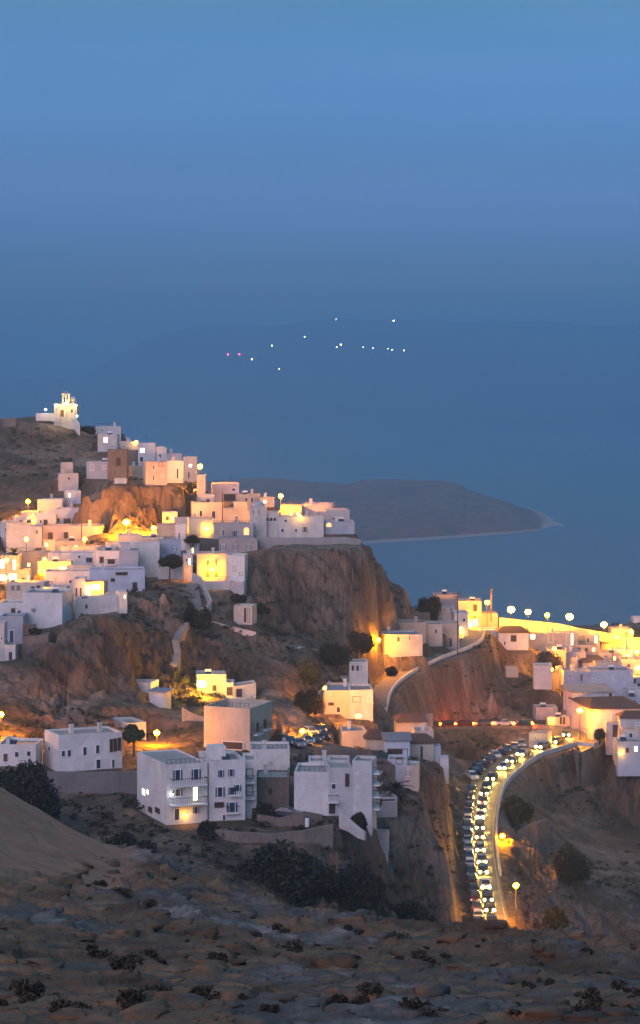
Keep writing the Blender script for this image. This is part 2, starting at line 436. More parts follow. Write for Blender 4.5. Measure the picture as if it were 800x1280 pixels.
# ---- ridge right of the orange cliff
H('ruined_house', 'small white ruin with broken openings below the ridge-end lamp', 242,611,257,627, W, dep=4, D=582, win=[('k',246,616,3,5),('k',252,620,3,4)], roof=None)
H('tan_house', 'tan box house with a yellow lit left wall, highest of the seaward group', 265,604,299,628, PK, yaw=5, dep=6, D=580, win=[('k',289,622,18,8),('d',292,612,4,3)], ex='a')
H('yellow_house', 'yellowish house with two arched dark windows beside the tan box house', 298,618,325,640, C_, dep=6, D=574, win=[('a',308,625,3,6),('a',315,625,3,6)])
H('low_house', 'low cluttered lit rooftop house at the left of the seaward orange lamp', 325,622,343,634, C_, dep=5, D=568, win=[('L',331,627,3,3)], ex='c')
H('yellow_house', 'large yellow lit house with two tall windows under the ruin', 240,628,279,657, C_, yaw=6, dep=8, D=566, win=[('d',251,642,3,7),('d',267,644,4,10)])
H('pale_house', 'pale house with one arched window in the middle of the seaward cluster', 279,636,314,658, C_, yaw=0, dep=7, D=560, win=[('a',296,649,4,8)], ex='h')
H('white_house', 'white house with bluish dome and one square blue window', 312,633,333,674, W, yaw=0, dep=6, D=540, win=[('s',320,640,4,6),('d',319,660,4,5)], ex='D')
H('arcade_house', 'white arcade house with a row of dark arches right of the domed house', 332,640,349,674, W, dep=6, D=541, win=[('a',334.5,649,3.6,4.5),('a',339,649,3.6,4.5),('a',343.5,649,3.6,4.5)])
H('long_house', 'longest white house on the seaward terrace with four small uneven windows', 348,646,405,674, W, yaw=4, dep=7, D=538, win=[('d',357,651,3,3),('d',353,663,3,4),('d',370,663,2.5,4),('n',381,662,3,7)])
H('yellow_house', 'yellow lit house behind the longest white house under the seaward lamp', 350,632,377,650, C_, dep=6, D=556, win=[('l',364,643,3,5),('l',372,643,3,5)])
H('tan_house', 'wide plain tan-grey house behind the seaward terrace right of the lamp', 377,630,415,650, PK, yaw=-4, dep=8, D=560, ex='c')
H('white_house', 'white box house with one blue window near the seaward end of town', 407,637,437,655, W, yaw=3, dep=7, D=552, win=[('s',418,649,3,4)])
H('low_house', 'last low bluish white house at the seaward tip of the terrace', 405,652,443,668, BL, yaw=4, dep=7, D=540, win=[('A',411,656,6,5)])  # the glowing arch panel stands for a warm patch of light on the wall
o=H('greyish_house', 'grey-pink house with glowing pink niche above the three-window block', 267,655,317,690, GY, yaw=3, dep=7, D=536, win=[('d',279,666,2,7),('s',293,667,3,7),('A',308,664,6,9)])
H('greyish_house', 'tall grey-pink block with a row of three blue windows near the big cliff', 274,675,322,714, PK, yaw=3, dep=7, D=522, win=[('s',279,684,3.5,7),('s',294,684,3,7),('s',311,684,3,7)], fd=6)
H('yellow_house', 'brightly lit yellow house with three narrow doors above a brown stone wall', 236,648,268,674, C_, yaw=8, dep=7, D=543, win=[('b',242,663,2.4,8),('b',247,664,2.4,12),('b',251.5,662,2.4,8)])
WALL('stone_wall', 'brown stone wall under the brightly lit three-door yellow house', [(247,672,691,None),(275,674,691,None)], ST, fd=3)
H('pale_house', 'pale orange-tinted house left of the brightly lit three-door house', 218,648,240,668, W, yaw=4, dep=6, D=548)
H('narrow_house', 'narrow white house with one tall slit window behind the round tree', 219,656,232,688, W, dep=6, D=534, win=[('d',224,672,1.6,12)])
H('white_house', 'small white house with paired windows between slit-window house and yellow house', 232,676,248,694, W, dep=5, D=525, win=[('d',236,688,2,6),('l',241,688,2,6)])
H('orange_house', 'orange lit house with two arched windows and a blazing wall lamp above the stairway', 246,692,283,726, C_, yaw=3, dep=8, D=496, win=[('a',260,704,4,8),('a',270,704,4,8),('a',260,718,5,8),('a',270,718,5,8)], fd=2)
H('white_storey_house', 'pale plastered base storey under the orange lit arched-window house', 247,726,287,748, W, yaw=3, dep=6, D=493, fd=3, roof='roofw')
H('white_house', 'white house with broken arches at its top right of the orange lit house', 284,694,306,727, W, yaw=-4, dep=6, D=494, win=[('a',291,702,4,5),('a',297,701,5,6),('k',293,711,3,6),('k',301,717,3.5,4)])
H('pinkish_block', 'rough pinkish base block below the house with broken arches', 286,727,305,748, PK, yaw=-4, dep=5, D=490, fd=3)
H('white_hut', 'small white hut with columns alone on the slope right of the stairway', 292,757,315,781, W, yaw=-12, dep=4, win=[('k',306.5,769,2,17),('k',311,769,2,17)], roof='roofb')
H('terrace_house', 'white terrace platform carrying the round tree at the cliff edge', 197,710,229,724, W, yaw=4, dep=7, D=494, par=.7, fd=3)
H('narrow_house', 'narrow white house with an orange lit edge right of the round tree', 229,694,241,728, W, yaw=4, dep=6, D=496, win=[('L',237,702,2,7),('d',233,700,2,4)], ex='c')
# ---- left, middle town
H('white_house', 'bluish white house at the top left, its flat roof rising above the balcony house', 47,624,78,642, BL, dep=7, D=578, ex='c')
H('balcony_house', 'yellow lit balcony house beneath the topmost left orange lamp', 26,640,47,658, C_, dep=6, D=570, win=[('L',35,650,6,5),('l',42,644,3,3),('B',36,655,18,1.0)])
H('white_house', 'small white house with one dark window between the balcony house and blue-walled house', 46,642,69,659, W, dep=6, D=566, win=[('k',57,653,4,6),('d',51,652,2,4)])
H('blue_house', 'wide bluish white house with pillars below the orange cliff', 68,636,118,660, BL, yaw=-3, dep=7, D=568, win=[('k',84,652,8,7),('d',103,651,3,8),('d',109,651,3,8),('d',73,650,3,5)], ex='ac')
H('pink_house', 'long pinkish house with two dark windows across the upper left town', 54,657,127,680, PK, yaw=-2, dep=8, D=556, win=[('k',63,670,5,8),('k',82.5,669,4.5,7)], ex='c')
H('white_house', 'large plain white house at the left frame edge behind the lamps', 0,652,30,672, W, dep=8, D=562, win=[('d',8,662,3,4)])
H('white_house', 'sloping-topped white house with yellow lit foot at the upper left', 8,653,54,694, W, yaw=5, dep=8, D=554, win=[('d',46,665,3,5)], hr=-1.2)
H('small_house', 'small cube house under the left window of the long pinkish house', 52,676,69,690, C_, dep=5, D=540, win=[('l',58,681,3,4)])
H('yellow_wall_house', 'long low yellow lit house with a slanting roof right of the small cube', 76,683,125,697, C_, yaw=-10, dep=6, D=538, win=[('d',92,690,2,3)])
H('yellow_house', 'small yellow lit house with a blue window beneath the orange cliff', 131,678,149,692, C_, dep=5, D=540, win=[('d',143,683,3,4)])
H('white_house', 'white box house in the middle of the left town under the cliff lamp', 147,669,177,694, W, yaw=4, dep=7, D=535, win=[('d',158,682,1.5,8)])
H('terrace_house', 'house with a yellow lit roof terrace and railing under the orange cliff', 175,672,205,690, C_, dep=7, D=530, win=[('B',190,680,28,.8)])
H('orange_house', 'tall orange-tinted plain house at the foot of the orange cliff', 196,656,220,690, C_, yaw=3, dep=7, D=535)
H('lavender_house', 'tall pale lavender house wall left of the round tree', 149,680,199,722, W, yaw=3, dep=7, D=500, win=[('d',157,690,1.5,6)], fd=4)
H('white_house', 'white house with black window and pergola left of the bluish box', 120,688,150,716, W, yaw=-3, dep=7, D=496, win=[('k',127,700,4,7),('k',139,702,8,5),('B',139,705,14,1)])
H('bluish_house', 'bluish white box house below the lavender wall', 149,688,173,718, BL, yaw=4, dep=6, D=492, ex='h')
H('white_house', 'white house with a wide grey window in the centre of the left town', 60,691,121,712, W, yaw=2, dep=7, D=512, win=[('d',111.5,700,8,6),('d',99,696,3,3)], ex='ca')
H('yellow_house', 'blazing yellow low house left of the long lit parapet', 47,702,89,718, C_, yaw=2, dep=5, D=500, win=[('L',62,713,5,4),('L',78,711,7,4)])
H('yellow_wall_house', 'long low bright yellow box at the centre of the left town', 83,708,115,718, C_, yaw=2, dep=4, D=494, par=.2)
H('amber_house', 'amber lit house left of the blazing yellow low house with a tall mast', 28,690,60,724, C_, yaw=0, dep=6, D=512, win=[('l',36,706,3,4),('n',48,698,2,3)])
H('amber_house', 'amber lit arcade building at the left frame edge, lower storey blazing', 0,694,23,732, C_, yaw=0, dep=6, D=500, win=[('L',3,705,4,10),('L',18,706,3,11),('L',4,722,8,7),('L',16,721,9,7)])
H('yellow_house', 'yellow-pink house with four dark shuttered windows at the lower left town', 8,728,55,757, C_, yaw=-4, dep=6, D=474, win=[('n',16,735,2.5,7),('n',23,735,2.5,7),('n',16,751,2.5,5),('s',41,736,3,7),('k',48,734,3,4)], ex='c')
H('yellow_house', 'low yellow lit annex behind the big blank wall house', 54,734,83,748, C_, dep=5, D=470, win=[('L',58,743,3,3)])
H('lavender_house', 'plain lavender house behind the low yellow lit annex', 55,714,112,742, W, yaw=3, dep=7, D=484, win=[('d',88,727,3,4)], ex='c')
H('blue_door_house', 'narrow white house with tall blue doors left of the glowing porch', 92,723,106,758, W, dep=5, D=462, win=[('b',95.5,744,2.4,19),('b',101,744,2.4,19)])
H('porch_house', 'house with a brightly glowing yellow porch above the left cliff', 104,727,130,752, C_, yaw=-4, dep=5, D=462, win=[('l',110,740,7,17),('L',120,734,9,6)], fd=3)
H('white_house', 'wide white house with one black doorway at the cliff edge', 112,712,181,742, BL, yaw=6, dep=8, D=482, win=[('k',168.5,733,4.5,9),('k',141,725,4,3),('k',152,717,14,2.5)], fd=4, ex='c')
H('white_house', 'large irregular white house on the cliff edge right of the blank wall house', 94,749,152,768, W, yaw=8, dep=5, D=455, win=[('L',150,753,1.5,5),('k',108,758,2,4)], fd=4, hr=.8)
H('white_house', 'slim white house end with wall light at the right tip of the left cliff', 149,740,159,767, W, yaw=12, dep=5, D=452, win=[('L',156,746,1.2,4)], fd=3)
H('blank_house', 'big blank white wall house with one tiny brown window over the left cliff', 28,741,78,786, W, yaw=-6, dep=8, D=446, sx=91, win=[('n',42,763,2.5,5),('R','d',88,757,2,9)], fd=4)
H('white_house', 'white house with two small windows left of the big blank wall house', 0,753,29,773, W, dep=7, D=452, win=[('k',16.5,764,4,6),('d',24,766,4,6)])
H('blue_door_house', 'bluish house with two blue doors at the lower left frame edge', 0,770,29,806, BL, dep=6, D=440, win=[('b',14.5,797,5,18),('b',8.5,804,3,10)])
H('stone_house', 'brown rubble house with white roof and dark round opening over the left cliff', 28,795,61,822, ST, yaw=4, dep=6, D=430, win=[('k',46,809,6,6)], fd=4, par=.3)
H('white_house', 'white gable end at the left frame edge beside the blue doors', -8,779,5,829, W, dep=5, D=426, win=[('d',2,798,1.5,4)], fd=3)
H('white_house', 'small white house below the blue doors at the lower left cliff edge', 5,806,19,829, W, dep=4, D=426, win=[('k',13,820,3,9)], fd=3)
# ---- foot of the left cliff
H('white_house', 'small white house with door and two windows at the left frame edge behind the bush', -4,931,45,958, W, yaw=-2, dep=7, D=372, win=[('w',7,947,5.5,10),('d',21,943,4.5,6),('d',36,942,4.5,6)])
H('long_white_house', 'long two-storey white house with large flat roof behind the grey retaining wall', 73,917,153,963, W, yaw=24, D=374, sx=56, win=[('d',79,942,4,7),('d',86.5,941.5,4,8),('d',106,939,4,10),('d',122,936.5,4,10),('k',139,932,3,15),('k',144,931,3,15),('k',149,930,3,15),('d',123,955,5,11),('d',141.5,954.5,3,10),('L','d',62,936,3,5)], ex='cc', par=.25)
H('white_wing', 'small white wing at the right end of the long two-storey house', 158,903,183,930, W, yaw=24, dep=7, D=402, fd=3)
H('small_white_house', 'two-part small white house on the dark mound above the long house', 160,853,188,875, W, yaw=-14, dep=5, D=432, win=[('d',170,861,3,3)], fd=5, roof='roofb')
H('white_house', 'white house with grey-blue sloping roof beside the two-part house on the mound', 187,865,206,893, W, yaw=-24, D=425, sx=214, fd=5, roof='hood')
WALL('retaining_wall', 'long grey concrete retaining wall in front of the long two-storey house', [(50,964,990,368),(110,965,992,366),(172,964,992,362)], CO, .6)
# ---- big blocks in front
H('apartment_block', 'three-storey white block with two balconies and one glowing balcony door, nearest of all', 208,955,260,1030, W, yaw=22, D=344, sx=171, win=[
  ('s',222,969,6,13),('s',245,968,6,13),('B',234,980,44,1.3),('n',222,991,6,8),('L',244,992,5,16),('B',234,1004,44,1.3),('b',221,1018,5.5,14),('s',245,1013,4,8),
  ('L','k',197,1013,5,5),('L','k',188,1012,4,5),('L','L',180,990,3.4,7),('L','L',185,990,2,5)], ex='', par=.15, roof='roofw')
H('apartment_block', 'three-storey bluish white block with many blue shuttered windows, right of the balcony block', 261,950,306,1026, W, yaw=12, dep=9, D=346, win=[
  ('s',276,967,4,9),('s',289,966,4,9),('s',275,990,6,12),('s',290,989,5,10),('s',297,985,5,8),('k',274,1006,10,5),('s',290,1009,7,12),('b',280,1022,3,7),('B',293,993,14,.8),('B',290,1015,16,.8)], ex='ht')
H('balcony_wing', 'recessed white wing with dark openings stacked beside the bluish three-storey block', 305,950,321,1026, W, yaw=4, dep=7, D=350, win=[('k',312,967,7,11),('k',312,988,7,11),('b',314,1010,8,16),('B',312,977,13,.9),('B',312,997,13,.9)])
H('large_house', 'large cream house with open roof terrace and yellow lit right face with narrow windows', 255,884,312,938, C_, yaw=-20, D=392, sx=340, win=[
  ('g',291,932,25,9),('R','k',315.5,912,3,12),('R','k',321.5,909,2.5,10),('R','k',331,905,3,10),('R','B',320,917,8,.8),('R','B',331,911,8,.8),('R','k',330,932,3,9)], par=1.5, fd=4)
H('plain_house', 'plain white windowless house right of the three-storey blocks over brown stonework', 312,937,362,975, W, yaw=2, dep=8, D=372, fd=2)
H('stone_house', 'brown stone building with two small openings under the plain windowless house', 320,972,361,1014, ST, yaw=0, dep=7, D=354, win=[('k',338,989,4,7),('k',338,1006,4,4)], par=.2)
H('white_block', 'broad plain white house wall at lower centre beside the balcony stair', 368,965,411,1018, W, yaw=-3, dep=9, D=350, fd=3, ex='')
H('white_house', 'white house front with one blue window above a balcony, joined to the broad plain wall', 411,960,441,1020, W, yaw=5, dep=8, D=350, win=[('d',417,983,5,6),('B',416,1001,13,1.2),('k',415,1009,6,14),('k',434,975,4,15)], fd=3)
H('tall_block', 'tall narrow white block with two tiny windows and stacked side balconies', 440,951,465,1023, W, yaw=-10, D=350, sx=471, win=[('d',447,966.5,2.5,2.5),('d',447,984,2.5,2.5),('R','B',468,965,4,1),('R','B',468,979,4,1),('R','B',468,994,4,1),('R','B',468,1009,4,1)], fd=4)
H('roof_house', 'small white rooftop rooms behind the broad plain white wall', 386,951,411,964, W, dep=5, D=366, win=[('k',399,960,4,3),('k',394,957,2,3)], ex='c')
H('roof_house', 'white rooftop room with dark recess left of the tall narrow block', 411,950,437,966, W, dep=5, D=362, win=[('k',426,961,4,5),('k',434,962,5,8)])
H('ruined_house', 'crumbling brown stone ruin right of the tall narrow block', 471,957,494,998, ST, yaw=12, dep=7, D=372, win=[('k',482,985,16,5),('k',480,968,5,5)], roof=None, fd=4)
H('ruined_house', 'lower rounded beige ruin with a reddish band above the agave', 472,996,497,1022, PK, yaw=10, dep=5, D=364, win=[('w',484,1000,20,2.5)], fd=4)
H('white_house', 'white house with dark roof hollow behind the crumbling ruin', 484,949,508,975, BL, yaw=-4, dep=5, D=392, win=[('k',499,951,7,7)], fd=4)
H('white_house', 'small white stepped house with blue opening at the edge of the spur', 506,957,522,992, W, yaw=-6, dep=5, D=388, win=[('s',510,966,3,8)], fd=4)
H('low_house', 'low cream walled house with pale roofs left above the brown terrace', 427,914,458,938, C_, yaw=3, dep=7, D=425, roof='roofb', ex='c')
H('low_house', 'low cream walled yard building with slanting brown roof beside the fork', 458,924,481,938, C_, yaw=3, dep=7, D=422, roof='tile')
H('blue_roof_house', 'house with wide sloping blue-grey roof between the fork and the beige tower', 481,926,512,952, BL, yaw=0, dep=7, D=412, roof='hood', win=[('k',497,941,24,9)])
H('beige_house', 'upper beige house with dark roof slab at the left end of the red-lit road', 497,903,534,930, PK, yaw=4, dep=7, D=448, win=[('k',529,912,4,4)], roof='tile', fd=4)
H('beige_house', 'beige house with one tall narrow dark door below the red-lit road', 505,929,543,953, C_, yaw=4, dep=6, D=420, win=[('w',527,942,3.6,19)], roof='tile')
H('white_house', 'upper beige wall house joining the two beige houses by the red-lit road', 519,913,542,932, GY, yaw=4, dep=5, D=432, ex='c')
H('white_steps_house', 'white buttress with sloping top right of the tall-door beige house', 543,933,551,955, BL, dep=3, D=420, fd=3)
H('white_steps_house', 'low white stepped block at the right end of the beige house row', 550,947,561,958, BL, dep=3, D=414, fd=3)
# ---- middle
H('white_house', 'small white house behind the blazing lamp at the slope foot, left part', 246,843,283,868, W, yaw=4, dep=6, D=440, win=[('k',268,860,4,6)])
H('white_house', 'small white house with dark doorway right of the blazing lamp', 282,853,292,871, W, dep=5, D=437, win=[('k',287,864,6,9)])
H('white_house', 'low white house with dark window and flared right wall beyond the blazing lamp', 292,858,320,875, W, yaw=6, dep=5, D=436, win=[('k',299,866,6,9)], hr=.6)
H('beige_house', 'beige house with one arched window under a bluish flat roof left of the lane', 405,863,437,893, C_, yaw=-3, dep=12, D=452, win=[('a',423,887,4.5,7),('k',414,880,6,2.5)], roof='roofb', fd=4)
H('white_house', 'white house with dark terrace opening wedged between beige house and lane', 437,862,466,900, W, yaw=2, dep=9, D=452, win=[('k',446,874,10,6),('d',462,874,5,6)], fd=4)
H('arcade_house', 'low white arcade house with small arches below the double lamp', 437,827,460,841, W, yaw=2, dep=5, win=[('a',441,835,3.5,7),('a',447,835,3.5,7),('a',453,835,3.5,7)], par=.2)
H('white_house', 'white house with two dark windows right of the double lamp', 481,793,528,818, W, yaw=8, dep=8, D=520, win=[('a',498,799,3.2,6),('a',512.5,797,3.2,6)], roof='roofb', ex='c')
H('low_house', 'low yellow lit house behind the two-window house at the cliff foot', 497,778,533,795, C_, yaw=8, dep=7, D=535, ex='c', roof='roofb')
H('yellow_house', 'yellow house with one small window in the lane-side row', 533,780,553,806, C_, yaw=2, dep=7, D=540, win=[('d',545,789,2.4,5),('d',529,789,6,10)])
H('yellow_house', 'tall yellow house behind the utility pole in the lane-side row', 552,779,574,812, C_, yaw=2, dep=7, D=545, win=[('k',562,803,4,9)])
H('stone_house', 'rubble house with dark door facing the lane below the yellow houses', 521,795,558,813, ST, yaw=8, dep=4, D=541, win=[('k',549,803,3,7),('k',531,804,8,6)])
H('stone_house', 'small beige stone hut beside the dark cliff foot', 521,768,538,780, ST, dep=5, D=560)
H('white_house', 'white house with two small dark windows and dark roof edge above the lane', 549,759,568,782, W, dep=6, D=575, win=[('d',555,762,3,3),('d',564,762,3,3),('d',552,773,6,5)], roof='roofb')
H('white_house', 'white house of two storeys left of the lane top with shop lights', 568,766,586,804, W, yaw=4, dep=7, D=562, win=[('L',576,785,2.4,3),('k',572,792,3,6),('d',580,775,3,4)])
H('tan_house', 'long tan house on the skyline left of the yellow roadside house', 542,743,573,762, PK, dep=7, D=598, win=[('k',549,753,3,3)])
H('yellow_house', 'yellow lit house with dark window on the skyline by the first orange lamp', 573,751,602,768, C_, yaw=-3, dep=7, D=590, win=[('k',594,760,4,8)])
H('shop_front', 'cluttered white shop front with bright lights under the skyline yellow house', 584,767,601,790, W, yaw=3, dep=6, D=580, win=[('L',587,781,4,6),('L',594,778,5,7),('k',591,772,7,3)], ex='a')
H('orange_house', 'orange lit plain house wall just left of the brightest lamp', 602,767,622,788, C_, dep=6, D=592)
H('white_house', 'white house with one dark window at the edge above the rocky hill', 601,787,624,810, W, yaw=4, dep=6, D=575, win=[('d',611,800,3,4)], fd=5)
H('white_house', 'white house with brown roof and double window under the brightest lamp', 623,791,661,813, W, yaw=2, dep=7, D=572, win=[('k',642,798,6,7),('d',631,804,2,4)], roof='tile', fd=5)
# ---- right district
H('pale_house', 'pale house front with small lit window under the bright parapet', 661,792,684,812, GY, dep=5, D=582, win=[('L',661+5,791+5,5,5)])
H('lit_house', 'house with two blazing tall doorways under the bright parapet', 684,791,722,818, GY, yaw=2, dep=5, D=580, win=[('L',685.5+3,797,5,12),('L',712,799,8,14)])
H('pale_house', 'wide pale house wall right of the blazing doorways', 722,794,750,812, GY, yaw=2, dep=6, D=586, win=[('L',745,799,2.4,9),('d',735,800,3,5)])
H('cream_house', 'cream house with wall lamps left of the purple roof', 684,812,708,842, C_, yaw=-5, dep=6, D=568, win=[('k',700,830,3,5)])
H('cream_house', 'cream house under the blazing doorways with small terrace', 706,815,732,842, PK, yaw=5, dep=6, D=574, win=[('l',717,836,2,4)], ex='c')
H('tiled_house', 'house with a sloping purplish tiled roof in the right district', 728,828,760,842, PK, yaw=8, dep=8, D=572, roof='tile')
H('white_block', 'blank white block on the hillside left of the glowing orange alley', 667,832,690,862, W, yaw=-3, dep=6, D=548, fd=5)
H('orange_house', 'glowing orange alley wall between the blank white block and the bluish house', 690,841,704,860, C_, dep=4, D=556, fd=3)
H('white_house', 'white house with a dark slit window right of the orange alley', 704,839,739,866, BL, yaw=3, dep=7, D=550, win=[('k',727,847,2,7),('d',712,845,2,3)], fd=3)
H('long_house', 'long bluish white house with dark roof edge in the right district', 738,838,792,872, BL, yaw=3, dep=8, D=550, win=[('d',742,850,5,3),('d',766,848,1.5,8)], roof='roofb', fd=3, ex='')
H('white_house', 'white house with sloping pale roof above the big corner house', 716,866,768,886, W, yaw=10, dep=8, D=530, roof='lean', win=[('k',763,869,3,4)], fd=3)
H('white_house', 'bluish house with roof clutter and dark parapet behind the corner house', 766,872,800,890, BL, yaw=0, dep=7, D=536, ex='tac', win=[('k',793,878,3,4)])
H('corner_house', 'large corner house, left face glowing orange under a street lamp, arched window on right', 739,886,806,926, W, yaw=8, D=514, sx=712, win=[('a',748,899,4,6),('k',768,899,3,11),('k',768,914,4,16),('w',744,915,3,7),('w',750,914,3,8),('L','k',722,914,3,5),('L','k',731,914,4,6)], roof='tile', fd=4)
H('white_house', 'white house with dark roof behind the small orange arched-door house', 776,898,812,922, W, yaw=0, dep=6, D=506, roof='tile', win=[('d',797,905,4,3)])
H('small_orange_house', 'small orange lit house with one blue arched door at the right edge', 779,912,799,928, C_, yaw=2, dep=5, D=500, win=[('b',788.5,921,4,9)], fd=4)
H('white_house', 'bluish white terrace house with a glowing door below the small orange house', 772,927,812,946, BL, yaw=2, dep=6, D=494, win=[('L',795,936,3.5,6),('k',784,938,3,5)], fd=4)
H('pillar_gate', 'white gate structure with two pillars on the corner house forecourt', 758,903,777,926, PK, dep=2.5, D=508, win=[('k',769,915,5,17)], par=.1)
H('white_house', 'small pinkish white house above the road bend below the hill path', 670,884,697,900, W, yaw=3, dep=5, D=538, fd=3)
H('low_house', 'low cream walled yard house beside the road bend with small pillars', 684,896,712,910, C_, yaw=3, dep=3, D=530, win=[('k',705,901,2,8),('k',701,901,2,8)])
H('pink_hut', 'small pinkish hut tucked under the outer edge of the red-lit road', 661,916,684,935, PK, yaw=-20, D=503, sx=690, win=[('d',669,922,1.6,3)], fd=4)
H('beige_hut', 'small square beige hut alone on the dark rocky hill', 632,835,648,847, C_, dep=4)
# far right clutter
H('lit_house', 'brightly lit low house at the far right beyond the parapet lamps', 764,786,790,800, C_, dep=6, D=600, win=[('L',770,792,4,4),('L',781,791,5,4)], ex='c')
H('lit_house', 'small yellow lit house behind the roof terraces at the far right', 752,800,776,816, C_, dep=6, D=592, win=[('l',760,806,3,4)], ex='a')
H('lit_house', 'white lit house at the right frame edge below the skyline roofs', 778,800,806,822, C_, yaw=-3, dep=6, D=588, win=[('L',797,814,4,5)], ex='ca')
H('pale_house', 'pale roof terrace house above the long bluish white house', 748,816,776,836, C_, dep=6, D=580, win=[('k',757,822,3,4),('l',768,823,3,4)], ex='t')
H('pale_house', 'pale stepped house at the right frame edge above the dark parapet', 776,824,808,846, PK, dep=6, D=572, win=[('L',797,835,4,5),('k',786,833,3,5)], ex='c')
H('skyline_house', 'tiny white house on the skyline at the right frame edge', 792,772,806,779, W, dep=5, D=640)
H('long_house', 'white house at the right edge below the long bluish house', 790,846,815,876, BL, yaw=0, dep=6, D=555, win=[('k',793,851,3,5),('k',797,856,6,2)])

# fillers seen in the dense parts of the photo
H('lit_house', 'tiny yellow lit cube right under the second of the five parapet lamps', 648,786,661,796, GY, dep=4, win=[('L',655,790,3,4)])
H('pale_house', 'low pale house with dark window row below the wide pale wall', 716,806,750,820, GY, yaw=3, dep=5, win=[('k',724,812,3,4),('k',733,812,3,4),('l',742,812,3,4)])
H('pale_house', 'small pale cube with yellow door between tiled roof and yellow roof terraces', 734,814,752,830, PK, dep=4, win=[('l',744,824,3,6)], ex='a')
H('pale_house', 'stepped pale house left of the yellow pair of lamps at the right edge', 770,812,790,830, W, dep=5, win=[('k',776,820,3,5),('L',785,820,2.5,4)], ex='c')
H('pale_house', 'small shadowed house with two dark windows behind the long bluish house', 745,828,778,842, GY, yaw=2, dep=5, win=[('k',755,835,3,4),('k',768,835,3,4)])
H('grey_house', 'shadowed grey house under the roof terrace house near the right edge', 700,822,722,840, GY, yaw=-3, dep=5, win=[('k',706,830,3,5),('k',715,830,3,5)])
H('white_house', 'small white house at the right edge above the dark parapet roofs', 783,862,806,880, W, dep=5, win=[('k',790,870,4,5)], ex='c')
H('pale_house', 'narrow pale house squeezed between the glowing alley and cream lamp house', 690,826,702,842, PK, dep=4, win=[('l',696,833,2,4)])
H('white_house', 'small white cube between balcony house and sloping-topped house on the left', 18,646,34,660, W, yaw=4, dep=5, win=[('k',26,653,3,4)])
H('lavender_house', 'dim lavender house with two small windows under the long pinkish house', 70,676,104,690, GY, yaw=2, dep=6, win=[('k',80,683,3,4),('l',95,684,3,4)])
H('white_house', 'narrow white house with dark door beside the amber lit arcade', 22,712,36,734, GY, dep=5, win=[('k',29,726,3,8)])
H('white_house', 'white house with tiny dark window below the yellow lit roof terrace', 176,684,206,704, W, yaw=4, dep=6, win=[('k',186,692,3,4),('d',198,692,2,3)])
H('pale_house', 'pale house with blue window below the small yellow lit cliff-foot house', 118,686,146,700, PK, yaw=-3, dep=5, win=[('s',126,693,3,4),('k',138,693,3,4)])
H('white_house', 'small white house with two windows behind the narrow slit-window house', 203,640,222,656, PK, yaw=4, dep=5, win=[('k',209,648,3,4),('l',216,648,2,4)])
H('white_house', 'low white annex at the right foot of the seaward tan box house', 252,618,268,632, W, dep=4, win=[('k',260,626,3,4)])
H('white_house', 'small white terraced house directly left of the round tree', 198,676,226,708, BL, yaw=4, dep=6, D=508, win=[('k',206,688,3,6),('s',218,686,3,4)], ex='r')
H('low_house', 'low rooftop house between the tan-grey house and blue window box', 396,640,410,652, GY, dep=4, win=[('k',403,646,3,3)])

# houses whose foot is hidden by the roofs in front stand a little lower than their visible wall
for a, k in SPEC:
    x0, yt, x1, yb = a[2:6]
    c = [b[0][3] for b in SPEC if b[0] is not a and b[0][4] - 4 > x0 and b[0][2] + 4 < x1 and yb - 3 <= b[0][3] <= yb + 24 and min(b[0][4], x1) - max(b[0][2], x0) > (x1 - x0) * .35 and b[0][5] > yb + 8]
    c = [b[0] for b in SPEC if b[0] is not a and yb - 3 <= b[0][3] <= yb + 24 and min(b[0][4], x1) - max(b[0][2], x0) > (x1 - x0) * .35 and b[0][5] > yb + 8]
    if c and 'D' not in k and yb < 1000: k['yb2'] = min(min(q[3] for q in c) + 3, min(q[5] for q in c) - 5, yb + 20)
for a, k in SPEC:
    y2 = k.pop('yb2', None)
    if y2 and y2 > a[5]: a[5] = y2
HCP = [((a[2] + a[4]) / 2, a[5], k['D']) for a, k in SPEC if 'D' in k]
def build_houses():
    DONE[0] = True
    for a, k in SPEC: build_H(*a, **k)
    for a, k in WSPEC: _WALL(*a, **k)
